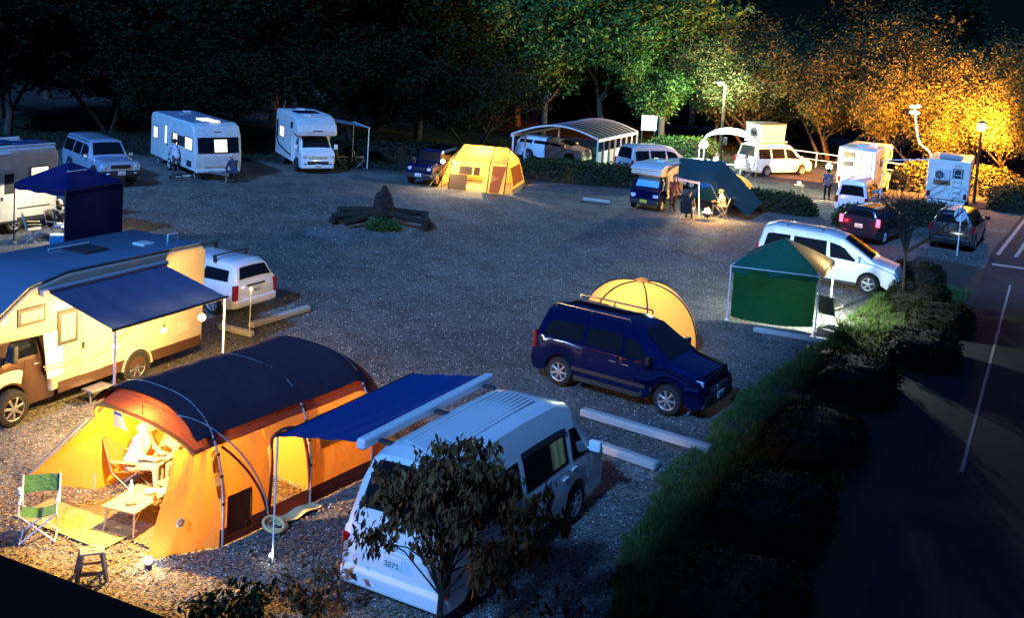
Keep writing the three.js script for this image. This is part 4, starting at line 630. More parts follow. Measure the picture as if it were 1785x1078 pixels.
// ---- the glowing yellow cabin tent by the small off-roader
{
  const t = thing('cabin_tent', 'glowing yellow ridge tent with brown mesh windows in the middle distance', 'tent', [-1.2, 0, -53.9], yaw(0.98, 0.2));
  const W = 1.4, D = 1.4, wall = 1.4, top = 2.05;
  const q4 = (n, c, m, l, f) => part(n, quad(c, 12, 10, f), m, t, l);
  q4('roof_panel', [[-W - 0.1, wall, D], [W, wall, D], [W - 0.35, top, 0], [-W + 0.25, top, 0]], goldCloth, null, (p, u, v) => [p[0], p[1] - 0.05 * Math.sin(Math.PI * u) * Math.sin(Math.PI * v), p[2]]);
  q4('roof_panel', [[-W - 0.1, wall, -D], [W, wall, -D], [W - 0.35, top, 0], [-W + 0.25, top, 0]], goldCloth);
  q4('front_wall', [[-W, 0.75, D + 0.25], [W, 0.75, D + 0.25], [W, wall, D + 0.01], [-W, wall, D + 0.01]], yellowCloth);
  q4('front_wall', [[-W, 0.02, D + 0.45], [-W + 0.9, 0.02, D + 0.45], [-W + 0.9, 0.74, D + 0.26], [-W, 0.74, D + 0.26]], meshCloth, 'brown lower mesh panel');
  q4('front_wall', [[W - 1.1, 0.02, D + 0.45], [W, 0.02, D + 0.45], [W, 0.74, D + 0.26], [W - 1.1, 0.74, D + 0.26]], yellowCloth);
  q4('back_wall', [[-W, 0, -D - 0.4], [W, 0, -D - 0.4], [W, wall, -D], [-W, wall, -D]], goldCloth);
  q4('end_wall', [[W + 0.4, 0, D + 0.3], [W + 0.4, 0, -D - 0.2], [W, wall, -D], [W, wall, D]], goldCloth); q4('end_gable', [[W, wall, D], [W, wall, -D], [W - 0.34, top, 0], [W - 0.34, top, 0.001]], yellowCloth);
  q4('end_wall', [[-W - 0.55, 0, D + 0.3], [-W - 0.55, 0, -D - 0.2], [-W, wall, -D], [-W, wall, D]], goldCloth); q4('end_gable', [[-W, wall, D], [-W, wall, -D], [-W + 0.24, top, 0], [-W + 0.24, top, 0.001]], goldCloth);
  q4('mesh_window', [[W + 0.32, 0.35, D - 0.2], [W + 0.32, 0.35, -D + 0.2], [W + 0.1, 1.2, -D + 0.3], [W + 0.1, 1.2, D - 0.3]], cloth([0.45, 0.2, 0.06], 0.3), 'brown mesh window');
  q4('mesh_window', [[-0.95, 0.78, D + 0.272], [-0.28, 0.78, D + 0.272], [-0.3, 1.16, D + 0.13], [-0.92, 1.16, D + 0.13]], meshCloth); q4('mesh_window', [[-0.2, 0.78, D + 0.272], [0.1, 0.78, D + 0.272], [0.1, 1.16, D + 0.13], [-0.2, 1.16, D + 0.13]], meshCloth);
  q4('door_flap', [[W - 0.75, 0.03, D + 0.47], [W - 0.25, 0.03, D + 0.5], [W - 0.02, 1.3, D + 0.08], [W - 0.7, 1.3, D + 0.07]], cloth([0.55, 0.16, 0.04], 0.2), 'rust brown door flap');
  q4('skirt', [[W + 0.42, 0, D + 0.3], [W + 0.42, 0, -D - 0.2], [W + 0.36, 0.22, -D - 0.15], [W + 0.36, 0.22, D + 0.27]], std([0.5, 0.4, 0.3], 0.9));
  for (const x of [-W + 0.02, 0.55, W]) part('tent_pole', [bar([x, 0, D + 0.47], [x, wall, D + 0.02], 0.03), bar([x, wall, D], [lerp(x, 0, 0.15), top, 0], 0.025), bar([lerp(x, 0, 0.15), top, 0], [x, wall, -D], 0.025)], brownCloth, t);
  q4('side_awning', [[-W - 0.05, wall, D], [-W - 0.05, wall, -D * 0.3], [-W - 1.1, 0.6, -D * 0.2], [-W - 0.95, 0.02, D + 0.5]], yellowCloth, 'side panel guyed out towards the car');
}
// ---- yellow dome tent behind the dark people carrier
{
  const t = thing('dome_tent', 'yellow dome tent with black seams lit from inside behind the dark car', 'tent', [3.75, 0, -28.75], yaw(0.835, 0.55));
  const R = 1.45, Hh = 1.65, prof = (a, e) => { const c = Math.cos(e), k = 1 + 0.05 * Math.cos(6 * a); return [R * 1.12 * Math.cos(a) * Math.pow(c, 0.8) * k, Hh * Math.pow(Math.sin(e), 0.85), R * 0.9 * Math.sin(a) * Math.pow(c, 0.8) * k]; };
  for (let i = 0; i < 6; i++) part('panel', grid((u, v) => prof(lerp(i, i + 1, u) / 6 * Math.PI * 2, v * Math.PI / 2 * 0.999), 8, 12), yellowCloth, t);
  for (let i = 0; i < 6; i++) part('seam_pole', tube(Array.from({ length: 13 }, (_, k) => { const p = prof(i / 6 * Math.PI * 2, k / 12 * Math.PI / 2); return [p[0] * 1.01, p[1] * 1.01, p[2] * 1.01]; }), 0.022, 30, 5), MT.plastic, t);
  part('top_cap', tr(new THREE.SphereGeometry(0.22, 16, 6, 0, Math.PI * 2, 0, 1.1), 0, Hh - 0.1, 0), yellowCloth, t);
}
function eaveCanopy(o) {                              // square pop-up canopy: c = four ground corners, e eave height, k peak height
  const t = thing(o.name, o.label, 'canopy', [0, 0, 0]);
  const c = o.c, m = [c.reduce((s, p) => s + p[0], 0) / 4, c.reduce((s, p) => s + p[1], 0) / 4];
  for (let i = 0; i < 4; i++) {
    const a = c[i], b = c[(i + 1) % 4];
    part('roof_panel', grid((u, v) => { const x = lerp(lerp(a[0], b[0], u), m[0], v), z = lerp(lerp(a[1], b[1], u), m[1], v), w = Math.max(0, v); return [x, lerp(o.e, o.k, Math.pow(w, 0.9)) - 0.05 * Math.sin(Math.PI * u) * (1 - v), z]; }, 14, 10), o.m[i], t);
    part('valance', quad([[a[0], o.e - 0.2, a[1]], [b[0], o.e - 0.2, b[1]], [b[0], o.e, b[1]], [a[0], o.e, a[1]]], 16, 2, (p, u, v) => [p[0], p[1] - 0.02 * Math.sin(u * 18) * (1 - v), p[2]]), o.m[i], t);
    part('leg', [beam([a[0], 0, a[1]], [a[0], o.e, a[1]], 0.035, 0.035), rbox(0.1, 0.02, 0.1, a[0], 0.012, a[1], 0.005)], o.leg, t);
    part('truss', [bar([a[0], o.e - 0.03, a[1]], [b[0], o.e - 0.03, b[1]], 0.014)], o.leg, t);
    part('roof_pole', bar([a[0], o.e, a[1]], [m[0], o.k - 0.02, m[1]], 0.014), o.leg, t);
  }
  for (const w of o.walls || []) { const a = c[w.i], b = c[(w.i + 1) % 4], n = [-(b[1] - a[1]), b[0] - a[0]], L = Math.hypot(...n); part('side_wall', grid((u, v) => { const k = (w.bow || 0) * Math.sin(Math.PI * u) * Math.sin(Math.PI * Math.min(1, v * 1.1)) + 0.02 * Math.sin(u * 13 + v * 4); const y = lerp((w.y0 || 0.02) + (w.sag || 0) * Math.pow(Math.abs(u * 2 - 1), 2.5), o.e - 0.08, v); return [lerp(a[0], b[0], lerp(w.u0 || 0, w.u1 || 1, u)) + n[0] / L * k, y, lerp(a[1], b[1], lerp(w.u0 || 0, w.u1 || 1, u)) + n[1] / L * k]; }, 24, 18), w.m, t, w.label); }
  return { t, m };
}
// ---- navy canopy at the left
{
  const navy = cloth([0.008, 0.012, 0.075], 0.04, { bumpMap: clothBump, bumpScale: 0.03 });
  const c = [[-16.55, -36.05], [-14.45, -35.1], [-13.45, -37.55], [-15.55, -38.5]];
  const { t } = eaveCanopy({ name: 'navy_canopy', label: 'navy blue pop-up canopy with one closed wall, a seated person under it', c, e: 1.95, k: 2.65, m: [navy, navy, navy, navy], leg: MT.plastic, walls: [{ i: 1, m: navy, label: 'closed navy side wall' }] });
  part('roof_piping', [bar([-14.78, 2.42, -36.05], [-14.98, 2.46, -36.75], 0.02), bar([-14.78, 2.42, -36.05], [-14.4, 2.44, -36.75], 0.02)], MT.whitepole, t);
}
// ---- green canopy
{
  const g1 = cloth([0.012, 0.085, 0.06], 0.02, { bumpMap: clothBump, bumpScale: 0.03 }), g2 = cloth([0.014, 0.075, 0.02], 0.035, { bumpMap: clothBump, bumpScale: 0.05 }), tan = cloth([0.36, 0.2, 0.075], 0.06);
  const c = [[6.69, -31.5], [9.12, -30.8], [10.2, -33.1], [7.75, -33.85]];
  eaveCanopy({ name: 'green_canopy', label: 'dark green pop-up canopy with tan roof side and a sagging green wall', c, e: 1.66, k: 2.42, m: [g1, tan, tan, g1], leg: MT.whitepole, walls: [{ i: 0, m: g2, bow: -0.16, y0: 0.04, sag: 0.10, u0: 0.04, u1: 0.97, label: 'sagging green side wall' }] });
}
// ---- tarp beside the tiny truck camper
{
  const t = thing('green_tarp', 'dark teal tarp pitched between the tiny truck camper and the ground', 'tarp', [0, 0, 0]);
  const tm = cloth([0.035, 0.08, 0.085], 0.12, { bumpMap: clothBump, bumpScale: 0.05 });
  part('tarp_sheet', quad([[7.8, 1.62, -49.9], [8.2, 2.25, -52.4], [10.2, 2.3, -51.6], [9.2, 1.5, -49.2]], 16, 12, (p, u, v) => [p[0], p[1] - 0.12 * Math.sin(Math.PI * u) * Math.sin(Math.PI * v), p[2]]), tm, t);
  part('tarp_sheet', quad([[9.2, 1.5, -49.2], [10.2, 2.3, -51.6], [12.0, 0.55, -50.8], [10.9, 0.2, -48.7]], 16, 12, (p, u, v) => [p[0], p[1] - 0.10 * Math.sin(Math.PI * u) * Math.sin(Math.PI * v), p[2]]), tm, t);
  part('tarp_pole', bar([8.75, 0, -48.9], [8.7, 1.56, -49.45], 0.02), MT.whitepole, t); part('tarp_pole', bar([10.15, 0, -51.5], [10.15, 2.35, -51.55], 0.02), MT.whitepole, t);
  part('guy_line', bar([9.2, 1.5, -49.2], [9.9, 0.02, -47.6], 0.005, 0.005, 4), MT.whitepole, t);
  part('front_strip', quad([[7.8, 1.6, -49.88], [8.75, 1.54, -49.38], [8.75, 1.44, -49.38], [7.8, 1.5, -49.88]], 4, 2), std([0.5, 0.45, 0.4], 0.9), t);
}
// ---- small blue tent with a glowing door, right of the tarp
{
  const t = thing('blue_tent', 'small blue dome tent with glowing yellow doorway behind the teal tarp', 'tent', [11.0, 0, -54.6], yaw(0.85, 0.35));
  const f = (a, e) => [1.5 * Math.cos(a) * Math.pow(Math.cos(e), 0.8), 1.35 * Math.pow(Math.sin(e), 0.8), 1.15 * Math.sin(a) * Math.pow(Math.cos(e), 0.8)];
  part('fly', grid((u, v) => f(lerp(0.55, Math.PI * 2 - 0.55, u), v * Math.PI / 2 * 0.999), 36, 12), cloth([0.03, 0.14, 0.34], 0.15), t);
  part('door', grid((u, v) => { const q = f(lerp(-0.55, 0.55, u), v * Math.PI / 2 * 0.999); q[0] += 0.03; return q; }, 12, 12), yellowCloth, t, 'glowing yellow door');
  part('door_piping', [tube(Array.from({ length: 11 }, (_, i) => f(0.57, i / 10 * Math.PI / 2 * 0.99)), 0.03, 24, 5), tube(Array.from({ length: 11 }, (_, i) => f(-0.57, i / 10 * Math.PI / 2 * 0.99)), 0.03, 24, 5)], brownCloth, t);
}
// ---- white shelter beside the bright lamp
{
  const t = thing('white_shelter', 'white curved tarp shelter beside the pop-up roof van, lit by a bright lamp', 'tarp', [13.3, 0, -65.6], yaw(0.95, 0.3));
  part('shelter_sheet', grid((u, v) => { const a = lerp(-0.05, Math.PI * 0.96, u), z = lerp(-1.3, 1.3, v); return [-1.75 * Math.cos(a), 1.55 + 1.15 * Math.sin(a) * (1 - 0.25 * Math.abs(z) / 1.3), z]; }, 24, 10), cloth([0.78, 0.78, 0.7], 0.3), t);
  for (const [x, z] of [[-1.7, 1.2], [-1.7, -1.2], [1.7, 1.2], [1.7, -1.2]]) part('shelter_pole', bar([x * 1.02, 0, z * 1.05], [x, 1.62, z], 0.02), MT.whitepole, t);
}

// ---------------------------------------------------------------- carport and site furniture
{
  const t = thing('carport', 'arched dark carport roof on pale posts with a row of pale panels on its right', 'carport', [0, 0, 0]);
  const A = [0.0, -60.5], B = [4.9, -61.2], E = [2.9, -6.2];
  const roofP = (u, v) => [lerp(A[0], B[0], u) + E[0] * v, 2.0 - 0.1 * u + 0.62 * Math.sin(Math.PI * u), lerp(A[1], B[1], u) + E[1] * v];
  for (let i = 0; i < 9; i++) part('roof_panel', grid((u, v) => { const q = roofP(u, lerp(i + 0.04, i + 0.96, v) / 9); return q; }, 16, 2), new THREE.MeshPhysicalMaterial({ color: lin(0.016, 0.012, 0.009), roughness: 0.8, specularIntensity: 0.3, side: THREE.DoubleSide }), t);
  for (let i = 0; i <= 9; i++) part('roof_rib', tube(Array.from({ length: 9 }, (_, k) => { const q = roofP(k / 8, i / 9); q[1] += 0.03; return q; }), i === 0 || i === 9 ? 0.06 : 0.03, 24, 5), i === 0 ? MT.whitepole : MT.steel, t);
  part('eave_beam', [beam([B[0], 1.86, B[1]], [B[0] + E[0], 1.86, B[1] + E[1]], 0.1, 0.16)], MT.whitepole, t);
  part('eave_beam', [beam([A[0], 1.96, A[1]], [A[0] + E[0], 1.96, A[1] + E[1]], 0.1, 0.16)], MT.whitepole, t);
  for (const [x, z] of [[A[0] + 0.8, A[1] - 1.2], [A[0] + 0.1, A[1]], [A[0] + E[0], A[1] + E[1]]]) part('post', beam([x, 0, z], [x, 1.98, z], 0.1, 0.1), MT.whitepole, t);
  for (let i = 0; i <= 7; i++) part('post', beam([B[0] + E[0] * i / 7, 0, B[1] + E[1] * i / 7], [B[0] + E[0] * i / 7, 1.82, B[1] + E[1] * i / 7], 0.09, 0.09), MT.whitepole, t);
  for (let i = 0; i < 7; i++) { const a = (i + 0.12) / 7, b = (i + 0.88) / 7; part('panel', quad([[B[0] + E[0] * a - 0.03, 0.25, B[1] + E[1] * a], [B[0] + E[0] * b - 0.03, 0.25, B[1] + E[1] * b], [B[0] + E[0] * b - 0.03, 1.2, B[1] + E[1] * b], [B[0] + E[0] * a - 0.03, 1.2, B[1] + E[1] * a]], 1, 1), i % 2 ? MT.white : MT.greyplastic, t); }
}
{
  const t = thing('notice_board', 'blank pale notice board on dark posts behind the carport', 'sign', [9.0, 0, -71.5], 0.3);
  part('board', rbox(1.1, 1.0, 0.05, 0, 2.15, 0, 0.02), MT.white, t); part('frame', rbox(0.4, 2.6, 0.3, 0.85, 1.3, 0, 0.03), MT.plastic, t); for (const x of [-0.45, 0.45]) part('post', beam([x, 0, -0.05], [x, 2.6, -0.05], 0.07, 0.07), MT.plastic, t);
}
{
  const t = thing('round_sign', 'round road sign seen from its pale back on a post by the road', 'sign', [18.35, 0, -43.6], 0.25);
  part('post', bar([0, 0, 0.04], [0, 2.05, 0.04], 0.03), MT.whitepole, t); part('disc', tr(new THREE.CylinderGeometry(0.3, 0.3, 0.02, 32), 0, 1.7, 0, Math.PI / 2, 0, 0), std([0.62, 0.64, 0.66], 0.5), t);
}
{ // handrail fence along the access lane
  const t = thing('handrail', 'thin pale handrail along the slope behind the pop-up roof van', 'fence', [0, 0, 0]);
  const a = [17.5, -72], b = [24.5, -66.5];
  for (let i = 0; i <= 6; i++) part('post', bar([lerp(a[0], b[0], i / 6), 0, lerp(a[1], b[1], i / 6)], [lerp(a[0], b[0], i / 6), 1.0, lerp(a[1], b[1], i / 6)], 0.035), MT.whitepole, t);
  part('rail', bar([a[0], 1.0, a[1]], [b[0], 1.0, b[1]], 0.035), MT.whitepole, t); part('rail', bar([a[0], 0.55, a[1]], [b[0], 0.55, b[1]], 0.025), MT.whitepole, t);
}
function kerb(a, b, w, h, label, m = MT.concrete) { const d = [b[0] - a[0], b[1] - a[1]], L = Math.hypot(...d); const g = new RoundedBoxGeometry(L, h, w, 3, 0.05); single('wheel_stop', g, m, label, 'wheel stop', [(a[0] + b[0]) / 2, h / 2, (a[1] + b[1]) / 2], yaw(...d)); }
kerb([-6.5, -27.7], [-5.36, -29.7], 0.2, 0.16, 'pale log wheel stop slanting away behind the estate car');
kerb([-7.25, -27.5], [-6.25, -26.95], 0.18, 0.16, 'short grey wheel stop under the awning light pole');
kerb([1.9, -22.9], [4.4, -21.2], 0.22, 0.18, 'long pale wheel stop in front of the dark people carrier');
kerb([2.1, -21.05], [3.2, -20.2], 0.22, 0.18, 'shorter pale wheel stop beside the high roof van');
kerb([7.25, -30.42], [9.15, -29.6], 0.2, 0.15, 'pale wheel stop below the green canopy');
kerb([3.6, -51.6], [4.9, -51.1], 0.18, 0.15, 'small pale wheel stop by the hedge left of the tiny truck camper');

// ---------------------------------------------------------------- plants
function leafSet(pts, size, rand, cols, aspect = 0.55, droop = 0) {   // many small folded leaves
  const n = pts.length, pos = new Float32Array(n * 18), col = new Float32Array(n * 18), a = V3(), b = V3(), c = V3(), up = V3();
  let k = 0;
  for (const p of pts) {
    const s = size * (0.6 + 0.8 * rand()); a.set(rand() - 0.5, (rand() - 0.5) * 0.7 - droop, rand() - 0.5).normalize(); up.set(rand() - 0.5, rand() + 0.1, rand() - 0.5).normalize(); b.crossVectors(a, up).normalize(); c.crossVectors(b, a);
    const w = s * aspect * 0.5, f = s * 0.10, cc = cols[Math.floor(rand() * cols.length)], q = 0.75 + 0.5 * rand();
    const P = [[0, 0, 0], [0.5 * s, w, f], [s, 0, 0], [0.5 * s, -w, f]].map(([u, v, h]) => [p[0] + a.x * u + b.x * v + c.x * h, p[1] + a.y * u + b.y * v + c.y * h, p[2] + a.z * u + b.z * v + c.z * h]);
    for (const i of [0, 1, 2, 0, 2, 3]) { pos.set(P[i], k); col[k] = cc[0] * q; col[k + 1] = cc[1] * q; col[k + 2] = cc[2] * q; k += 3; }
  }
  const g = new THREE.BufferGeometry(); g.setAttribute('position', new THREE.BufferAttribute(pos, 3)); g.setAttribute('color', new THREE.BufferAttribute(col, 3)); g.computeVertexNormals(); return g;
}
function treeGeo(seed, o) {
  const R = rng(seed), wood = [], leaves = [];
  const limb = (a, dir, L, r, lev) => {
    let p = V3(...a), d = dir.clone().normalize(); const seg = lev === 0 ? 4 : 3;
    for (let i = 0; i < seg; i++) {
      const q = p.clone().addScaledVector(d, L / seg), r1 = r * (1 - 0.55 * (i + 1) / seg), r0 = r * (1 - 0.55 * i / seg);
      wood.push(bar(p.toArray(), q.toArray(), r0, r1, lev < 1 ? 8 : lev < 2 ? 6 : 4));
      if (lev < o.levels && (i > 0 || lev > 0)) { const n = lev === 0 ? o.split : 2; for (let k = 0; k < n; k++) { const side = V3(R() - 0.5, 0, R() - 0.5).normalize(); limb(q.toArray(), d.clone().multiplyScalar(0.55).addScaledVector(side, o.spread).add(V3(0, o.lift, 0)), L * (0.5 + 0.25 * R()), r1 * 0.6, lev + 1); } }
      if (lev >= o.levels) { const m = o.clump; for (let k = 0; k < m; k++) leaves.push([q.x + (R() + R() - 1) * o.puff, q.y + (R() + R() - 1) * o.puff * 0.55, q.z + (R() + R() - 1) * o.puff]); }
      d.add(V3((R() - 0.5) * o.wob, 0.08, (R() - 0.5) * o.wob)).normalize(); p = q;
    }
  };
  for (let s = 0; s < o.stems; s++) { const a = s / o.stems * 6.28 + R(); limb([0.1 * Math.cos(a), -0.1, 0.1 * Math.sin(a)], V3(Math.cos(a) * o.lean, 1, Math.sin(a) * o.lean), o.trunk * (0.85 + 0.3 * R()), o.r, 0); }
  return { wood: merge(wood), crown: leaves.length ? leafSet(leaves, o.leaf, R, o.cols, o.aspect || 0.55, o.droop || 0) : null, n: leaves.length };
}
const leafMat = new THREE.MeshPhysicalMaterial({ vertexColors: true, roughness: 0.7, specularIntensity: 0.25, side: THREE.DoubleSide });
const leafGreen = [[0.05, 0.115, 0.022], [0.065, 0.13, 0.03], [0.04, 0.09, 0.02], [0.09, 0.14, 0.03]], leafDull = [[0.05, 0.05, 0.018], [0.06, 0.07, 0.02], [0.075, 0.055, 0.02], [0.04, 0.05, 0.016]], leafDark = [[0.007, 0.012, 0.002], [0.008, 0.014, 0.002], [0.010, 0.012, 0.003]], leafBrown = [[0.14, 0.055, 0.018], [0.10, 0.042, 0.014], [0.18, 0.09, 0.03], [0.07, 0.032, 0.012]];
const broad = (cols) => ({ stems: 1, lean: 0.1, trunk: 5.2, r: 0.22, levels: 3, split: 3, spread: 0.85, lift: 0.25, wob: 0.5, clump: 15, puff: 0.9, leaf: 0.31, cols });
const cherry = (cols) => ({ stems: 4, lean: 0.75, trunk: 4.4, r: 0.13, levels: 2, split: 2, spread: 0.95, lift: 0.12, wob: 0.5, clump: 42, puff: 1.1, leaf: 0.25, cols, aspect: 0.42 });
const TREES = {
  green: [treeGeo(11, broad(leafGreen)), treeGeo(12, broad(leafGreen))],
  dull: [treeGeo(21, cherry(leafDull)), treeGeo(22, cherry(leafDull))],
  sparse: [treeGeo(41, { ...cherry(leafDull), clump: 12, leaf: 0.22, puff: 0.9, r: 0.12, levels: 3, lift: 0.3, spread: 0.8 }), treeGeo(42, { ...cherry(leafDull), clump: 12, leaf: 0.22, puff: 0.9, r: 0.12, levels: 3, lift: 0.3, spread: 0.8 })],
  dark: [treeGeo(31, broad(leafDark)), treeGeo(32, cherry(leafDark))],
};
console.log('leaves', Object.values(TREES).flat().map((t) => t.n).join());
function plantTree(kind, v, x, z, s, turn, label, group, name = 'tree', wm = MT.bark) {
  const t = thing(name, label, 'tree', [x, -0.05, z], turn, group), g = TREES[kind][v];
  part('trunk', g.wood, wm, t); part('crown', g.crown, leafMat, t); t.scale.setScalar(s); return t;
}
// green trees lit by the white lamps, behind the carport
for (const [x, z, s, a, l] of [
  [2.0, -76, 1.15, 0.3, 'broad green tree behind the left end of the carport'], [6.2, -77, 1.25, 1.4, 'tall green tree rising behind the middle of the carport'], [10.2, -73.5, 0.72, 2.2, 'small bright green tree beside the pale notice board'], [11.2, -80, 1.2, 4.1, 'big green tree behind the small bright green one'], [14.2, -76, 0.85, 5.0, 'green tree just behind the white street lamp'], [-3.0, -80, 1.2, 3.3, 'dim green tree to the left of the carport']])
  plantTree('green', Math.floor(a) % 2, x, z, s, a, l, null, 'broadleaf_tree');
// thin spreading trees lit orange, right
for (const [x, z, s, a, l] of [
  [16.6, -74, 1.0, 0.4, 'multi-stemmed tree behind the pop-up roof van'], [21.2, -72, 1.05, 1.7, 'multi-stemmed tree behind the cream pick-up camper'], [25.5, -66.5, 0.85, 2.9, 'orange lit tree between the two pick-up campers'], [29.5, -63.5, 0.95, 4.0, 'orange lit tree right behind the orange street lamp'], [33.5, -66, 1.0, 5.2, 'orange lit tree at the right edge'], [27.2, -75, 1.2, 0.9, 'tall dim tree behind the orange lit trees'], [34.5, -76, 1.25, 2.0, 'tall dim tree at the far right corner'], [19.5, -82, 1.25, 3.0, 'tall brownish tree behind the street lamp'], [30.8, -58.5, 0.6, 1.1, 'small orange lit tree right of the orange lamp']])
  plantTree(/orange|multi/.test(l) ? 'sparse' : 'dull', Math.floor(a) % 2, x, z, s, a, l, null, 'spreading_tree');
// dark trees, left and back
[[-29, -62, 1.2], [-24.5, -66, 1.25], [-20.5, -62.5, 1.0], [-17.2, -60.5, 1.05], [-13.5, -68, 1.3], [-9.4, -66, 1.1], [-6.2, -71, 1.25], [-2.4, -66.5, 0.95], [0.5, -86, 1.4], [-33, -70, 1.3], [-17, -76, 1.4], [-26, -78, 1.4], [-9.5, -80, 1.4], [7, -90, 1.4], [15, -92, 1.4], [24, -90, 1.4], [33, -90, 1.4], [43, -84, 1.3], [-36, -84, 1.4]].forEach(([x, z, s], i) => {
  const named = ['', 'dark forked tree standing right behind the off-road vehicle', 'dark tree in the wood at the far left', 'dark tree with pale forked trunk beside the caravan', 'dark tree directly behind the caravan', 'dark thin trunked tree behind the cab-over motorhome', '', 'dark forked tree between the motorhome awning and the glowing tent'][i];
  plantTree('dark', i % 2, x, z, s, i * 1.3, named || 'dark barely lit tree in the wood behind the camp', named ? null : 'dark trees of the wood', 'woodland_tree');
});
// hedges: rounded leafy bodies
function hedgeGeo(L, W, H, seed, n, cols, size) {
  const R = rng(seed), pts = [], lump = (x, z) => 1 + 0.12 * noise.noise(x * 0.9, z * 0.9, seed) + 0.07 * noise.noise(x * 2.6, z * 2.6, seed + 5);
  for (let i = 0; i < n; i++) { const x = (R() - 0.5) * L, a = R() * Math.PI, k = Math.pow(R(), 0.25), c = Math.sign(Math.cos(a)) * Math.pow(Math.abs(Math.cos(a)), 0.6), s = Math.pow(Math.sin(a), 0.55), e = Math.pow(1 - Math.pow(Math.min(1, Math.abs(x) / (L / 2)), 6), 0.5), q = lump(x, c * W); pts.push([x + (R() - 0.5) * 0.15, Math.max(0.02, s * H * k * e * q), c * W / 2 * k * e * q]); }
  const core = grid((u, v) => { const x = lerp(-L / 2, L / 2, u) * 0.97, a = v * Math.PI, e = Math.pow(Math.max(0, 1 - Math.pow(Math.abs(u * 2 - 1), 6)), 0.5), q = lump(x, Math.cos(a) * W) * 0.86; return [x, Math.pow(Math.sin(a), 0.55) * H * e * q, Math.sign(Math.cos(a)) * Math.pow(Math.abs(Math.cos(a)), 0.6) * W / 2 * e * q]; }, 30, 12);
  return { leaves: leafSet(pts, size, R, cols), core };
}
const hedgeCols = [[0.03, 0.05, 0.014], [0.04, 0.06, 0.018], [0.025, 0.04, 0.012]];
function hedge(label, x, z, L, W, H, dir, seed, cols = hedgeCols, dens = 500, name = 'hedge', cat = 'hedge', size = 0.16, group) {
  const t = thing(name, label, cat, [x, 0, z], yaw(...dir), group), g = hedgeGeo(L, W, H, seed, Math.round(L * (W + 2 * H) * dens), cols, size);
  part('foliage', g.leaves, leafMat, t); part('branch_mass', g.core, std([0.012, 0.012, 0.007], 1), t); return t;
}
hedge('long dark hedge below the carport, right of the glowing tent', 4.0, -57.4, 8.2, 1.6, 1.15, [0.96, 0.1], 1, hedgeCols, 260);
hedge('clipped green hedge between the carport and the bright lamp', 11.3, -70.8, 5.2, 1.4, 1.5, [0.95, -0.2], 2, leafGreen, 220);
hedge('dark hedge behind the teal tarp and small blue tent', 12.6, -52.2, 4.6, 1.5, 0.95, [0.9, 0.35], 3, hedgeCols, 260);
hedge('dark hedge in front of the white mini van', 16.4, -48.9, 3.0, 1.5, 1.0, [0.9, 0.1], 4, hedgeCols, 260);
hedge('brownish hedge between the mini van and the air conditioner camper', 19.6, -50.9, 3.0, 1.6, 1.1, [0.9, -0.3], 5, leafDull, 260);
hedge('round bush lit orange at the right edge below the orange lamp', 26.6, -57.0, 2.2, 2.0, 1.3, [1, 0], 6, leafDull, 300, 'round_bush', 'bush');
hedge('lit shrub bank behind the two pick-up campers', 25.8, -62.3, 7.5, 2.2, 1.7, [0.95, 0.05], 7, leafDull, 200, 'shrub_bank', 'bush', 0.24);
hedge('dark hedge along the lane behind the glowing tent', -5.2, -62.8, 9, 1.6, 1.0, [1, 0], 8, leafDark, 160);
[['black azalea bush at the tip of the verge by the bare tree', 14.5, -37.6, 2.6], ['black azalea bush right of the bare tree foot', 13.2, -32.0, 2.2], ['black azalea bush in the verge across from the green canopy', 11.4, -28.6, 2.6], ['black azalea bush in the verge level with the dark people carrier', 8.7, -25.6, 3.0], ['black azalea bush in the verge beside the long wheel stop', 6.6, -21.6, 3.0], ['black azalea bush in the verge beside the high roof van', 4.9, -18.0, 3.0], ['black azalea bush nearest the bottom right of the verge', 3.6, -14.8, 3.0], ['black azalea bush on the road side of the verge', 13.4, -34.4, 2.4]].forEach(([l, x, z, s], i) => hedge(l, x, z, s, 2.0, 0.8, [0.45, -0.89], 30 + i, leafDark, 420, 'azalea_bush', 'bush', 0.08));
// bare tree on the verge
{
  const R = rng(77), wood = [], o = { levels: 4 };
  const limb = (a, d, L, r, lev) => { let p = V3(...a); d.normalize(); for (let i = 0; i < 3; i++) { const q = p.clone().addScaledVector(d, L / 3); wood.push(bar(p.toArray(), q.toArray(), r * (1 - 0.2 * i), r * (1 - 0.2 * (i + 1)), lev < 2 ? 7 : 4)); if (lev < 4 && (lev > 0 || i === 2)) for (let k = 0; k < (lev === 0 ? 6 : 1); k++) limb(q.toArray(), d.clone().multiplyScalar(0.8).add(V3((R() - 0.5) * 2.6, 0.3, (R() - 0.5) * 2.6)), L * (0.62 + 0.2 * R()), r * 0.55, lev + 1); d.add(V3((R() - 0.5) * 0.25, 0.05, (R() - 0.5) * 0.25)).normalize(); p = q; } };
  limb([0, -0.05, 0], V3(0.02, 1, 0), 1.9, 0.09, 0);
  const t = thing('bare_tree', 'leafless young tree on the dark verge beside the white minivan', 'tree', [12.75, 0, -34.0]); part('trunk', wood, MT.darkbark, t);
}
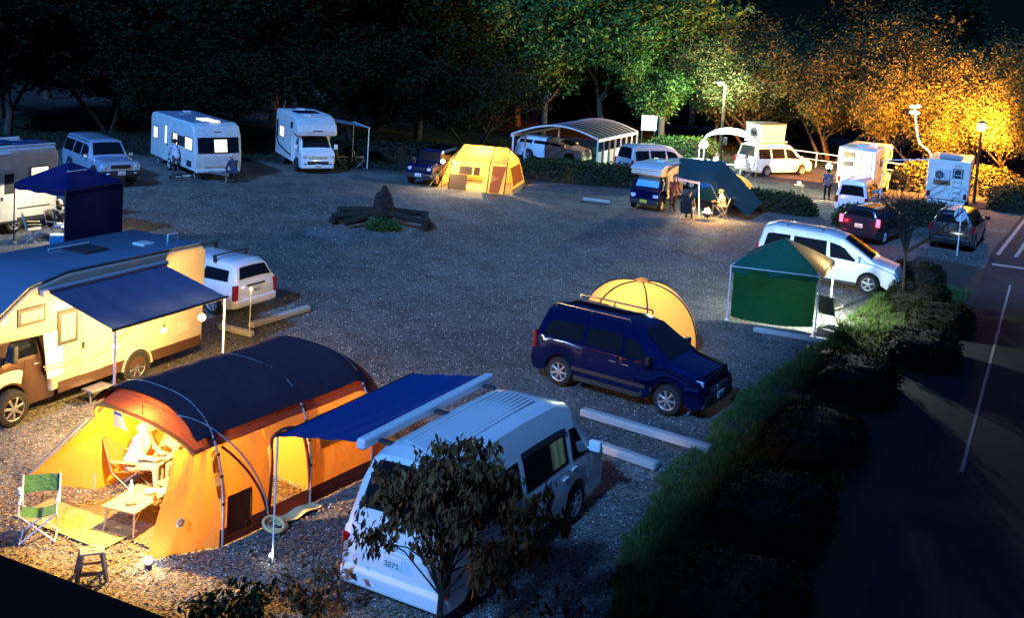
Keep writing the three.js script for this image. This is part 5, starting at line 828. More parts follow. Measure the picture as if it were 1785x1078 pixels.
// brown leafed tree in front of the van: slender stem, bare lower twigs, drooping leaves in a wide domed crown
{
  const R = rng(5), wood = [], pts = [], forks = [[0.04, 1.25, 0.0], [0.07, 1.55, 0.02], [0.1, 1.85, 0.0]];
  wood.push(bar([0, -0.05, 0], [0.04, 1.25, 0], 0.05, 0.04, 9), bar([0.04, 1.25, 0], [0.07, 1.55, 0.02], 0.04, 0.032, 8), bar([0.07, 1.55, 0.02], [0.1, 1.85, 0], 0.032, 0.024, 8), bar([0.1, 1.85, 0], [0.08, 2.7, 0], 0.024, 0.008, 6));
  for (let i = 0; i < 54; i++) {
    const a = i * 2.4 + R() * 0.5, e = Math.pow(R(), 0.8) * 1.35, r = 1.42 * (0.72 + 0.36 * R()), f = forks[i % 3];
    const end = V3(0.1 + r * Math.cos(e) * Math.cos(a), 1.78 + (1.12 + 0.2 * R()) * Math.sin(e) + 0.22 * R(), r * 0.85 * Math.cos(e) * Math.sin(a)), mid = V3(...f).lerp(end, 0.5).add(V3((R() - 0.5) * 0.15, 0.12, (R() - 0.5) * 0.15));
    wood.push(bar(f, mid.toArray(), 0.014, 0.009, 5), bar(mid.toArray(), end.toArray(), 0.009, 0.004, 4));
    for (let k = 0; k < 5; k++) { const u = 0.3 + 0.7 * R(), p0 = mid.clone().lerp(end, u), p1 = p0.clone().add(V3((R() - 0.5) * 0.5, (R() - 0.35) * 0.3, (R() - 0.5) * 0.5)); wood.push(bar(p0.toArray(), p1.toArray(), 0.005, 0.003, 4)); for (let q = 0; q < 16; q++) { const p = p0.clone().lerp(p1, 0.2 + 0.9 * R()); pts.push([p.x + (R() - 0.5) * 0.16, p.y + (R() - 0.6) * 0.14, p.z + (R() - 0.5) * 0.16]); } }
  }
  const t = thing('dogwood_tree', 'small tree with drooping brown leaves in front of the white high roof van', 'tree', [-0.55, 0, -12.9], 0.6);
  part('trunk', wood, MT.darkbark, t); part('crown', leafSet(pts, 0.13, R, leafBrown, 0.42, 0.8), leafMat, t);
}
function leafShrub(label, x, z, s, seed, cols) {
  const R = rng(seed), wood = [], pts = []; for (let i = 0; i < 14; i++) { const a = R() * 6.28, d = V3(Math.cos(a) * 0.6, 1, Math.sin(a) * 0.6).normalize(), L = s * (0.6 + 0.5 * R()), e = d.clone().multiplyScalar(L); wood.push(bar([0, 0, 0], e.toArray(), 0.012, 0.005, 4)); for (let k = 0; k < 22; k++) { const u = 0.3 + 0.75 * R(); pts.push([e.x * u + (R() - 0.5) * 0.3, e.y * u + (R() - 0.5) * 0.2, e.z * u + (R() - 0.5) * 0.3]); } }
  const t = thing('leafy_shrub', label, 'shrub', [x, 0, z]); part('stems', wood, MT.darkbark, t); part('leaves', leafSet(pts, 0.13, R, cols, 0.5, 0.3), leafMat, t);
}
leafShrub('brown leafed shrub left of the tree trunk by the van rear', -2.4, -14.3, 0.9, 1, leafBrown); leafShrub('dark shrub at the foot of the white awning pole', -3.25, -14.3, 0.6, 2, leafDark); leafShrub('brown leafed shrub at the bottom right of the van', 0.95, -13.6, 0.9, 3, leafBrown); leafShrub('second dark shrub in front of the orange tent', -3.75, -14.0, 0.5, 4, leafDark); leafShrub('pale brown shrub below the van rear wheel', 0.3, -12.6, 0.8, 5, leafBrown);
// ground cover: grass on the verge, loose stones, fallen leaves
function scatter(name, label, cat, geo, m, n, seed, place) {
  const R = rng(seed), o = new THREE.InstancedMesh(geo, m, n), M4 = new THREE.Matrix4(), Q = new THREE.Quaternion(), c = new THREE.Color();
  for (let i = 0; i < n; i++) { const [x, y, z, s, tilt, k] = place(R); Q.setFromEuler(new THREE.Euler((R() - 0.5) * tilt, R() * 6.28, (R() - 0.5) * tilt)); M4.compose(V3(x, y, z), Q, V3(s, s * (0.7 + 0.6 * R()), s)); o.setMatrixAt(i, M4); o.setColorAt(i, c.setRGB(k, k, k)); }
  o.name = name; o.userData = { label, category: cat, kind: 'stuff' }; o.castShadow = o.receiveShadow = true; scene.add(o); return o;
}
{
  const blades = []; const R = rng(9); for (let i = 0; i < 9; i++) { const a = R() * 6.28, l = 0.6 + 0.5 * R(), x = (R() - 0.5) * 0.5, z = (R() - 0.5) * 0.5; const g = new THREE.BufferGeometry(); const dx = Math.cos(a), dz = Math.sin(a); g.setAttribute('position', new THREE.Float32BufferAttribute([x - dz * 0.06, 0, z + dx * 0.06, x + dz * 0.06, 0, z - dx * 0.06, x + dx * 0.5 * l, l, z + dz * 0.5 * l], 3)); g.computeVertexNormals(); blades.push(g); }
  const tuft = merge(blades), gm = std([0.085, 0.14, 0.028], 0.9), gd = std([0.02, 0.028, 0.008], 1);
  const edge = [[13.6, -37.6], [9.6, -30.4], [6.0, -25.0], [4.65, -21.9], [3.3, -19.4], [2.2, -16.2], [1.6, -13.6]];
  scatter('grass', 'short green grass along the edge of the dark verge', 'grass', tuft, gm, 15000, 3, (r) => { const i = Math.floor(r() * (edge.length - 1)), t = r(), w = Math.pow(r(), 1.3) * 3.0 - 0.15; const x = lerp(edge[i][0], edge[i + 1][0], t) + w * 0.85, z = lerp(edge[i][1], edge[i + 1][1], t) + w * 0.25; const n = noise.noise(x * 0.7, z * 0.7, 9.1) + 0.5 * noise.noise(x * 2.3, z * 2.3, 3.3); return [x + 0.5 * n, 0.01, z, Math.max(0.03, 0.12 + 0.16 * n + 0.06 * r()), 0.4, 0.6 + 0.7 * r()]; });
  scatter('meadow', 'dim grass at the foot of the trees and hedges', 'grass', tuft, gd, 9000, 4, (r) => { const x = -32 + 62 * r(), z = -59.5 - 14 * r(); return [x, 0.0, z - (x > 8 ? 10 : 0) + (x < -2 ? 2 : 0), 0.16 + 0.14 * r(), 0.4, 0.7 + 0.6 * r()]; });
  scatter('loose_gravel', 'loose pale stones lying over the car park', 'gravel', new THREE.IcosahedronGeometry(1, 0), std([0.42, 0.41, 0.39], 0.8), 42000, 5, (r) => { const d = 13.5 + 34 * Math.pow(r(), 1.5), x = (r() - 0.5) * d * 0.95; return [x - 1, 0.0 + 0.003 * r(), -d, 0.006 + 0.012 * Math.pow(r(), 3), 3, 0.5 + 0.9 * r()]; });
  const lf = new THREE.BufferGeometry(); lf.setAttribute('position', new THREE.Float32BufferAttribute([-0.5, 0, 0, 0, 0.12, 0.28, 0.5, 0, 0, -0.5, 0, 0, 0.5, 0, 0, 0, 0.12, -0.28], 3)); lf.computeVertexNormals();
  scatter('fallen_leaves', 'brown fallen leaves around the near tent', 'leaves', lf, std([0.28, 0.16, 0.07], 0.9), 9000, 6, (r) => [-11 + 10.5 * r(), 0.012, -13 - 12 * r() * r(), 0.04 + 0.05 * r(), 0.8, 0.5 + 0.9 * r()]);
}
// central island: tall red-brown rock, radiating logs, grass clump
{
  const t = thing('log_island', 'dark pile of radiating logs round a pointed rock in the middle of the lot', 'island', [-4.9, 0, -42.6]);
  const rock = new THREE.DodecahedronGeometry(0.5, 2); { const p = rock.attributes.position; for (let i = 0; i < p.count; i++) { const x = p.getX(i), y = p.getY(i), z = p.getZ(i), k = 1 + 0.35 * noise.noise(x * 3, y * 3, z * 3); p.setXYZ(i, x * k * 0.75, y * k * 1.7 + 0.6, z * k * 0.7); } rock.computeVertexNormals(); }
  part('rock', toCreasedNormals(rock, 0.5), MT.stone, t, 'pointed red brown rock');
  for (const [x0, z0, x1, z1, r, h] of [[-0.2, 0.1, -1.95, 0.5, 0.13, 0.42], [0.25, 0.1, 1.85, 0.75, 0.13, 0.45], [-0.2, -0.2, -1.9, -0.75, 0.14, 0.5], [0.3, -0.2, 1.7, -0.9, 0.15, 0.5], [-0.6, 0.5, -1.3, 1.2, 0.16, 0.3], [-1.7, -0.4, -1.9, 0.7, 0.16, 0.24], [1.6, -0.7, 1.95, 0.6, 0.16, 0.26]]) part('log', bar([x0, h + 0.05, z0], [x1, h * 0.72, z1], r, r * 0.85, 12), MT.darkbark, t);
  for (const [x, z] of [[-1.8, 0.45], [1.75, 0.7], [1.6, -0.8], [-1.8, -0.7]]) part('stump', bar([x, 0, z], [x, 0.36, z], 0.16, 0.14, 10), MT.darkbark, t);
  const R = rng(15), pts = []; for (let i = 0; i < 1400; i++) { const a = R() * 6.28, r = Math.sqrt(R()) * 0.62; pts.push([r * Math.cos(a) + 0.15, R() * 0.45 * (1 - r * 0.8), r * 0.6 * Math.sin(a) + 1.0]); }
  part('grass_clump', leafSet(pts, 0.18, R, [[0.03, 0.09, 0.025], [0.05, 0.12, 0.03]], 0.25), leafMat, t);
}

// ---------------------------------------------------------------- camp furniture
function beamSet(list) { return list.map(([a, b, r]) => bar(a, b, r || 0.012)); }
{ // green director's chair
  const t = thing('folding_chair', 'green canvas director chair with white crossed legs on the lit gravel', 'chair', [-6.95, 0, -16.15], yaw(0.3, 0.95));
  const gc = std([0.02, 0.10, 0.045], 0.9, { bumpMap: clothBump, bumpScale: 0.02 });
  part('seat', quad([[-0.2, 0.44, -0.25], [0.2, 0.46, -0.25], [0.2, 0.46, 0.25], [-0.2, 0.44, 0.25]], 8, 8, (p, u, v) => [p[0], p[1] - 0.05 * Math.sin(Math.PI * v), p[2]]), gc, t); part('backrest', quad([[-0.26, 0.62, -0.26], [-0.26, 0.62, 0.26], [-0.31, 0.88, 0.26], [-0.31, 0.88, -0.26]], 8, 4, (p, u, v) => [p[0] - 0.04 * Math.sin(Math.PI * u), p[1], p[2]]), gc, t);
  for (const s of [-1, 1]) { part('side_frame', beamSet([[[-0.2, 0.02, s * 0.26], [0.2, 0.46, s * 0.26]], [[-0.22, 0.44, s * 0.27], [-0.31, 0.9, s * 0.27]], [[0.2, 0.46, s * 0.27], [0.18, 0.64, s * 0.27]], [[-0.24, 0.64, s * 0.27], [0.22, 0.64, s * 0.27], 0.02]]), MT.whitepole, t); part('leg', beamSet([[[0.2, 0.02, -s * 0.24], [0.19, 0.44, s * 0.25], 0.014], [[-0.2, 0.02, -s * 0.24], [-0.19, 0.44, s * 0.25], 0.014], [[-0.24, 0.02, s * 0.25], [0.24, 0.02, s * 0.25], 0.014]]), MT.whitepole, t); }
  part('cup_holder', tr(new THREE.CylinderGeometry(0.04, 0.035, 0.09, 12), -0.2, 0.68, 0.3), MT.whitepole, t);
}
{ // brown plastic stool
  const t = thing('step_stool', 'brown folding step stool at the edge of the lit gravel', 'stool', [-5.72, 0, -15.1], 0.4), m = std([0.10, 0.05, 0.03], 0.5);
  part('top', rbox(0.34, 0.04, 0.26, 0, 0.4, 0, 0.02), std([0.36, 0.27, 0.17], 0.5), t); for (const z of [-0.03, 0.03]) part('grip_slot', box(0.12, 0.006, 0.025, 0, 0.422, z * 1.6), m, t);
  for (const sx of [-1, 1]) for (const sz of [-1, 1]) part('leg', beam([sx * 0.2, 0, sz * 0.17], [sx * 0.14, 0.39, sz * 0.11], 0.05, 0.05), m, t);
  for (const s of [-1, 1]) part('brace', [beam([-0.18, 0.13, s * 0.155], [0.18, 0.13, s * 0.155], 0.025, 0.04), beam([s * 0.18, 0.16, -0.15], [s * 0.18, 0.16, 0.15], 0.025, 0.04)], m, t);
}
const tentTurn = yaw(...TA), tl = (x, y, z) => { const c = Math.cos(tentTurn), s = Math.sin(tentTurn); return [TENT[0] + x * c + z * s, y, TENT[1] - x * s + z * c]; };
{
  const t = thing('camping_table', 'bamboo topped folding camping table in the mouth of the orange tent', 'table', tl(-0.35, 0, -0.05), tentTurn + 0.25);
  for (let i = 0; i < 5; i++) part('slat', rbox(0.158, 0.025, 0.62, -0.33 + i * 0.162 + 0.0, 0.42, 0, 0.006), MT.bamboo, t); part('edge', [rbox(0.03, 0.03, 0.64, -0.43, 0.42, 0, 0.006), rbox(0.03, 0.03, 0.64, 0.42, 0.42, 0, 0.006)], MT.bamboo, t);
  for (const sx of [-1, 1]) for (const sz of [-1, 1]) part('leg', [bar([sx * 0.38, 0.41, sz * 0.26], [sx * 0.42, 0.0, sz * 0.28], 0.016), bar([sx * 0.2, 0.4, sz * 0.26], [sx * 0.395, 0.22, sz * 0.272], 0.01)], MT.bamboo, t);
}
{
  const t2 = thing('camping_table', 'second low table loaded with dishes deeper inside the orange tent', 'table', tl(0.55, 0, 0.0), tentTurn);
  for (let i = 0; i < 4; i++) part('slat', rbox(0.155, 0.025, 0.6, -0.24 + i * 0.16, 0.42, 0, 0.006), MT.bamboo, t2); for (const sx of [-1, 1]) for (const sz of [-1, 1]) part('leg', bar([sx * 0.28, 0.41, sz * 0.25], [sx * 0.3, 0, sz * 0.27], 0.016), MT.bamboo, t2);
  const wh = std([0.75, 0.73, 0.68], 0.5), put = (n, g, m, l, c, x, z, y = 0.435) => single(n, g, m, l, c, tl(x, y, z), 0.4);
  put('bottle', new THREE.LatheGeometry([[0, 0], [0.035, 0], [0.035, 0.14], [0.014, 0.19], [0.014, 0.23], [0, 0.23]].map((p) => new THREE.Vector2(...p)), 14), wh, 'white bottle at the left end of the bamboo table', 'bottle', -0.3, -0.24);
  put('cup', new THREE.LatheGeometry([[0, 0], [0.03, 0], [0.038, 0.1], [0.034, 0.1], [0.028, 0.01], [0, 0.01]].map((p) => new THREE.Vector2(...p)), 14), std([0.45, 0.15, 0.03], 0.4), 'amber cup near the right edge of the bamboo table', 'cup', -0.22, 0.24);
  put('bowl', new THREE.LatheGeometry([[0, 0], [0.04, 0], [0.09, 0.06], [0.083, 0.06], [0.036, 0.01], [0, 0.01]].map((p) => new THREE.Vector2(...p)), 18), wh, 'white bowl in the middle of the bamboo table', 'bowl', -0.12, 0.0);
  put('dark_pouch', rbox(0.16, 0.05, 0.1, 0, 0.025, 0, 0.02), std([0.06, 0.06, 0.07], 0.6), 'dark pouch on the front edge of the bamboo table', 'pouch', -0.55, 0.08);
  put('plate_stack', [tr(new THREE.CylinderGeometry(0.1, 0.07, 0.02, 18), 0, 0.012, 0), tr(new THREE.CylinderGeometry(0.1, 0.07, 0.02, 18), 0.01, 0.034, 0)], wh, 'stacked white plates between the two tables', 'plates', 0.06, 0.12);
  put('cooking_pot', [tr(new THREE.CylinderGeometry(0.11, 0.1, 0.12, 20), 0, 0.06, 0), bar([0.1, 0.1, 0], [0.24, 0.11, 0], 0.012)], MT.alloy, 'shiny cooking pot on the inner table', 'pot', 0.5, 0.12);
  put('food_bag', tr(new THREE.SphereGeometry(0.11, 12, 8), 0, 0.08, 0).scale(1, 0.8, 0.8), std([0.7, 0.62, 0.4], 0.8), 'pale crumpled food bag on the inner table', 'bag', 0.62, -0.12);
  put('blue_box', rbox(0.14, 0.07, 0.1, 0, 0.035, 0, 0.01), std([0.12, 0.2, 0.45], 0.5), 'small blue and white box on the inner table', 'box', 0.36, 0.24);
  const bagMat = std([0.72, 0.7, 0.6], 0.9);
  put('paper_bag', rbox(0.2, 0.24, 0.14, 0, 0.12, 0, 0.03), bagMat, 'white paper bag at the far side of the inner table', 'bag', 0.78, 0.14);
}
{
  const g = new THREE.PlaneGeometry(2.0, 0.75, 20, 8); g.rotateX(-Math.PI / 2); const p = g.attributes.position; for (let i = 0; i < p.count; i++) p.setY(i, 0.018 + 0.012 * noise.noise(p.getX(i) * 3, p.getZ(i) * 3, 2));
  single('ground_mat', g, std([0.20, 0.22, 0.10], 0.95), 'pale green ground mat in front of the orange tent', 'mat', tl(-0.95, 0.0, -0.75), tentTurn + Math.PI / 2 + 0.1);
  const g2 = new THREE.PlaneGeometry(2.3, 2.3, 10, 10); g2.rotateX(-Math.PI / 2); single('ground_sheet', g2, std([0.10, 0.085, 0.05], 0.95), 'dark olive ground sheet inside the orange tent mouth', 'ground sheet', tl(0.42, 0.012, 0.05), tentTurn);
  const t = thing('rope_bundle', 'heap of pale rope and mat at the open side door of the orange tent', 'rope', tl(1.45, 0, 1.7), tentTurn); part('mat', grid((u, v) => [lerp(-0.45, 0.55, u), 0.05 + 0.02 * Math.sin(u * 12), lerp(-0.2, 0.12, v)], 20, 4), std([0.6, 0.48, 0.2], 0.9), t); for (let i = 0; i < 3; i++) part('rope_loop', tr(new THREE.TorusGeometry(0.13 + 0.02 * i, 0.03, 7, 18), -0.45 - 0.06 * i, 0.04 + i * 0.04, 0.1, Math.PI / 2 + 0.2 * i, 0, 0), std([0.65, 0.5, 0.22], 0.9), t);
}
function campChair(label, x, z, turn, m, name = 'camp_chair') {
  const t = thing(name, label, 'chair', [x, 0, z], turn);
  part('seat', quad([[-0.2, 0.38, -0.24], [0.24, 0.44, -0.24], [0.24, 0.44, 0.24], [-0.2, 0.38, 0.24]], 6, 6, (p, u, v) => [p[0], p[1] - 0.05 * Math.sin(Math.PI * v), p[2]]), m, t); part('backrest', quad([[-0.2, 0.38, -0.25], [-0.2, 0.38, 0.25], [-0.36, 0.95, 0.25], [-0.36, 0.95, -0.25]], 6, 6, (p, u, v) => [p[0] - 0.06 * Math.sin(Math.PI * u), p[1], p[2]]), m, t);
  for (const s of [-1, 1]) { part('leg', beamSet([[[0.25, 0, s * 0.25], [-0.22, 0.4, s * 0.25]], [[-0.25, 0, s * 0.25], [0.24, 0.45, s * 0.25]]]), MT.steel, t); part('back_post', beamSet([[[-0.2, 0.38, s * 0.26], [-0.37, 0.97, s * 0.26]]]), MT.steel, t); part('armrest', rbox(0.44, 0.03, 0.06, 0.0, 0.6, s * 0.28, 0.012), MT.bamboo, t); }
  return t;
}
const dk = std([0.02, 0.02, 0.022], 0.9), ol = std([0.12, 0.11, 0.05], 0.9), tanC = std([0.42, 0.22, 0.07], 0.9), gy = std([0.3, 0.3, 0.29], 0.9);
{ const q = tl(0.38, 0, -1.15); campChair('tan camp chair of the person in white inside the orange tent', q[0], q[2], tentTurn - Math.PI / 2 + 0.5, tanC); const r = tl(1.3, 0, -0.6); campChair('tan camp chair at the back of the orange tent', r[0], r[2], tentTurn + Math.PI, tanC); }
campChair('dark camp chair with its person under the navy canopy', -15.35, -36.7, -0.3, dk); campChair('grey camp chair near the open side of the navy canopy', -15.9, -36.1, 0.5, gy);
campChair('dark camp chair seen from behind beside the tiny truck camper', 8.0, -47.8, 1.2, dk); campChair('dark camp chair on the far side of the small fire', 9.9, -49.2, 2.6, dk);
campChair('dark folding chair under the tan side of the green canopy', 9.75, -31.6, 0.8, dk); campChair('olive camp chair under the dark side awning of the cab-over motorhome', -8.0, -57.6, 0.2, ol); campChair('tan camp chair under the dark side awning of the cab-over motorhome', -8.9, -57.3, 0.4, std([0.3, 0.25, 0.12], 0.9));
{ const t = thing('cool_box', 'blue cool box with white lid under the navy canopy', 'cool box', [-14.95, 0, -35.75], 0.3); part('box', rbox(0.46, 0.28, 0.3, 0, 0.15, 0, 0.03), std([0.02, 0.2, 0.38], 0.5), t); part('lid', rbox(0.47, 0.06, 0.31, 0, 0.32, 0, 0.02), MT.white, t); }
{ const t = thing('side_table', 'small pale table under the navy canopy', 'table', [-14.75, 0, -36.35], 0.3); part('top', rbox(0.6, 0.03, 0.4, 0, 0.5, 0, 0.01), MT.white, t); for (const sx of [-1, 1]) for (const sz of [-1, 1]) part('leg', bar([sx * 0.26, 0.5, sz * 0.16], [sx * 0.28, 0, sz * 0.18], 0.013), MT.steel, t); }
{ const t = thing('bicycle_heap', 'folded bicycle lying dark on the gravel by the caravan', 'bicycle', [-15.0, 0, -50.2], 0.5); for (const x of [-0.5, 0.5]) part('wheel', tr(new THREE.TorusGeometry(0.3, 0.025, 7, 24), x, 0.16, 0.05 * x, Math.PI / 2 - 0.35, 0, 0), MT.rubber, t); part('frame', beamSet([[[-0.5, 0.16, 0], [0.1, 0.25, 0.2], 0.02], [[0.1, 0.25, 0.2], [0.5, 0.16, 0], 0.02], [[-0.1, 0.2, -0.2], [0.1, 0.25, 0.2], 0.02], [[-0.5, 0.16, 0], [-0.1, 0.2, -0.2], 0.02]]), MT.pole, t); part('handlebar', beamSet([[[0.35, 0.34, -0.25], [0.35, 0.34, 0.25], 0.015]]), MT.chrome, t); }

// ---------------------------------------------------------------- people
const cubes = new MarchingCubes(64, new THREE.MeshBasicMaterial(), false, false, 60000);
function person(label, pos, turn, o) {
  const t = thing('person', label, 'person', [pos[0], pos[1] || 0, pos[2]], turn), N = 64, f = cubes.field;
  // joints in local metres, facing +x
  const J = o.j, skin = o.skin || [0.5, 0.3, 0.2], bones = [];
  const B = (a, b, r0, r1, c) => bones.push([J[a], J[b], r0, r1, c]);
  B('pelvis', 'chest', 0.15, 0.165, o.top); B('chest', 'neck', 0.15, 0.07, o.top); B('neck', 'head', 0.055, 0.06, skin); B('head', 'crown', 0.085, 0.09, skin); B('head', 'chin', 0.07, 0.045, skin); bones.push([J.nose, J.nose, 0.02, 0.02, skin]);
  for (const s of ['L', 'R']) { B('chest', 'sh' + s, 0.11, 0.075, o.top); B('sh' + s, 'el' + s, 0.065, 0.048, o.top); B('el' + s, 'wr' + s, 0.047, 0.034, o.sleeve || o.top); B('wr' + s, 'ha' + s, 0.034, 0.034, skin); B('pelvis', 'hi' + s, 0.14, 0.11, o.legs); B('hi' + s, 'kn' + s, 0.095, 0.065, o.legs); B('kn' + s, 'an' + s, 0.062, 0.042, o.legs); B('an' + s, 'to' + s, 0.045, 0.035, o.shoe || [0.03, 0.03, 0.03]); }
  let lo = V3(9, 9, 9), hi = V3(-9, -9, -9); for (const b of bones) for (const p of [b[0], b[1]]) { lo.min(V3(...p)); hi.max(V3(...p)); }
  lo.subScalar(0.22); hi.addScalar(0.22); const c = lo.clone().add(hi).multiplyScalar(0.5), half = Math.max(hi.x - lo.x, hi.y - lo.y, hi.z - lo.z) / 2;
  const d2 = (x, y, z, b) => { const [p, q, r0, r1] = b, dx = q[0] - p[0], dy = q[1] - p[1], dz = q[2] - p[2], L = dx * dx + dy * dy + dz * dz; let u = L ? ((x - p[0]) * dx + (y - p[1]) * dy + (z - p[2]) * dz) / L : 0; u = Math.max(0, Math.min(1, u)); return Math.hypot(x - p[0] - u * dx, y - p[1] - u * dy, z - p[2] - u * dz) - lerp(r0, r1, u); };
  for (let k = 0; k < N; k++) for (let j = 0; j < N; j++) for (let i = 0; i < N; i++) {
    const x = c.x + (i - N / 2) / (N / 2) * half, y = c.y + (j - N / 2) / (N / 2) * half, z = c.z + (k - N / 2) / (N / 2) * half; let m = 0.25;
    for (const b of bones) { const d = d2(x, y, z, b); const h = Math.max(0, 0.035 - Math.abs(m - d)) / 0.035; m = Math.min(m, d) - h * h * 0.035 * 0.25; }
    f[k * N * N + j * N + i] = -m;
  }
  cubes.isolation = 0; cubes.update();
  const n = cubes.count, pos3 = new Float32Array(n * 3), col = new Float32Array(n * 3);
  for (let i = 0; i < n; i++) {
    const p = [c.x + cubes.positionArray[i * 3] * half, c.y + cubes.positionArray[i * 3 + 1] * half, c.z + cubes.positionArray[i * 3 + 2] * half]; pos3.set(p, i * 3);
    let best = 9, bc = skin; for (const b of bones) { const d = d2(...p, b); if (d < best) { best = d; bc = b[4]; } } col.set(bc, i * 3);
  }
  let g = new THREE.BufferGeometry(); g.setAttribute('position', new THREE.BufferAttribute(pos3, 3)); g.setAttribute('normal', new THREE.BufferAttribute(cubes.normalArray.slice(0, n * 3), 3)); g.setAttribute('color', new THREE.BufferAttribute(col, 3));
  const fingers = []; for (const s of ['L', 'R']) { const w = V3(...J['wr' + s]), h = V3(...J['ha' + s]), d = h.clone().sub(w).normalize(), sd = V3(0, 1, 0).cross(d).normalize(); for (let k = 0; k < 5; k++) { const off = k < 4 ? (k - 1.5) * 0.019 : -0.045 * (s === 'L' ? 1 : -1), a = h.clone().addScaledVector(sd, off).addScaledVector(d, k < 4 ? 0.02 : -0.03), L = [0.055, 0.066, 0.062, 0.048, 0.05][k], e = a.clone().addScaledVector(d, L * 0.6).add(V3(0, -0.01, 0)), e2 = e.clone().addScaledVector(d, L * 0.4).add(V3(0, -0.028, 0)); for (const q of [bar(a.toArray(), e.toArray(), 0.0095, 0.009, 6), bar(e.toArray(), e2.toArray(), 0.009, 0.007, 6)]) { const pq = prep(q), cc = new Float32Array(pq.attributes.position.count * 3); for (let i = 0; i < cc.length; i += 3) cc.set(skin, i); pq.setAttribute('color', new THREE.BufferAttribute(cc, 3)); fingers.push(pq); } } }
  g = merge([g, ...fingers]);
  // the body comes out of the grid in one connected surface
  part('body', g, bodyMat, t);
  const hd = V3(...J.crown), fw = V3(...J.nose).sub(V3(...J.head)).setY(0).normalize();
  const hair = new THREE.SphereGeometry(0.112, 18, 12); { const p = hair.attributes.position; for (let i = 0; i < p.count; i++) { const v = V3(p.getX(i), p.getY(i), p.getZ(i)); const fr = v.dot(fw); if (fr > 0.03 && v.y < 0.045) v.multiplyScalar(0.7); else v.multiplyScalar(1 + 0.04 * noise.noise(v.x * 40, v.y * 40, v.z * 40)); p.setXYZ(i, v.x, v.y, v.z); } hair.computeVertexNormals(); }
  part('hair', tr(hair, hd.x - fw.x * 0.02, hd.y - 0.005, hd.z - fw.z * 0.02), std(o.hair || [0.02, 0.015, 0.012], 0.8), t);
  const eyes = []; const sd = V3(-fw.z, 0, fw.x); for (const s of [-1, 1]) eyes.push(tr(new THREE.SphereGeometry(0.012, 8, 6), J.head[0] + fw.x * 0.088 + sd.x * s * 0.032, J.head[1] + 0.03, J.head[2] + fw.z * 0.088 + sd.z * s * 0.032)); part('eyes', eyes, MT.plastic, t);
  return t;
}
const bodyMat = new THREE.MeshStandardMaterial({ vertexColors: true, roughness: 0.85, side: THREE.DoubleSide });
const headJ = (x, y, z, fx = 1, fz = 0) => ({ head: [x, y, z], crown: [x - fx * 0.01, y + 0.06, z - fz * 0.01], chin: [x + fx * 0.045, y - 0.075, z + fz * 0.045], nose: [x + fx * 0.095, y - 0.01, z + fz * 0.095] });
const sitJ = (lean = 0.1, reach = 0.35, hy = 0.75) => ({ pelvis: [0, 0.5, 0], chest: [lean, 0.86, 0], neck: [lean * 1.3, 1.06, 0], ...headJ(lean * 1.7 + 0.02, 1.2, 0), shL: [lean, 0.98, -0.19], shR: [lean, 0.98, 0.19], elL: [lean + 0.1, 0.72, -0.25], elR: [lean + 0.1, 0.72, 0.25], wrL: [lean + reach, hy - 0.02, -0.14], wrR: [lean + reach, hy - 0.02, 0.14], haL: [lean + reach + 0.07, hy, -0.12], haR: [lean + reach + 0.07, hy, 0.12], hiL: [0.04, 0.48, -0.1], hiR: [0.04, 0.48, 0.1], knL: [0.46, 0.5, -0.12], knR: [0.46, 0.5, 0.12], anL: [0.48, 0.09, -0.12], anR: [0.48, 0.09, 0.12], toL: [0.62, 0.045, -0.13], toR: [0.62, 0.045, 0.13] });
const standJ = (lean = 0, reach = 0.2) => ({ pelvis: [0, 0.92, 0], chest: [lean, 1.25, 0], neck: [lean * 1.3, 1.43, 0], ...headJ(lean * 1.5 + 0.02, 1.57, 0), shL: [lean, 1.36, -0.19], shR: [lean, 1.36, 0.19], elL: [lean + 0.02, 1.1, -0.25], elR: [lean + 0.02, 1.1, 0.25], wrL: [lean + reach, 0.96, -0.2], wrR: [lean + reach, 0.96, 0.2], haL: [lean + reach + 0.06, 0.93, -0.18], haR: [lean + reach + 0.06, 0.93, 0.18], hiL: [0, 0.88, -0.1], hiR: [0, 0.88, 0.1], knL: [0.03, 0.48, -0.11], knR: [0.03, 0.48, 0.11], anL: [0, 0.09, -0.11], anR: [0, 0.09, 0.11], toL: [0.15, 0.045, -0.12], toR: [0.15, 0.045, 0.12] });
const W = [0.5, 0.49, 0.47], K = [0.02, 0.02, 0.023], Gr = [0.28, 0.26, 0.25], Tn = [0.4, 0.32, 0.22], Nv = [0.03, 0.04, 0.08];
const at3 = (q) => [q[0], 0, q[2]];
person('person in a white top sitting at the tables inside the orange tent', at3(tl(0.4, 0, -1.12)), tentTurn - Math.PI / 2 + 0.5, { j: sitJ(0.16, 0.3, 0.66), top: W, legs: Gr });
person('person in a grey top leaning forward at the back of the orange tent', at3(tl(1.25, 0, -0.6)), tentTurn + Math.PI - 0.3, { j: sitJ(0.32, 0.3, 0.56), top: [0.42, 0.36, 0.28], legs: Gr });
person('person in a black jacket sitting under the navy canopy', [-15.33, 0, -36.7], -0.3, { j: sitJ(0.02, 0.3, 0.66), top: K, legs: W, hair: [0.01, 0.01, 0.01] });
person('person in a pale jacket standing at the side of the caravan', [-15.9, 0, -51.4], 2.2, { j: standJ(0.2, 0.3), top: [0.6, 0.52, 0.6], legs: [0.08, 0.07, 0.07] });
person('person in dark clothes with pale hair crouched at the caravan front', [-12.8, 0, -50.3], 2.4, { j: sitJ(0.2, 0.3, 0.6), top: Nv, legs: K, hair: [0.6, 0.5, 0.4] });
person('person in a dark jacket standing at the door of the tiny truck camper', [7.65, 0, -49.9], -1.2, { j: standJ(0.05, 0.2), top: [0.08, 0.02, 0.02], legs: K });
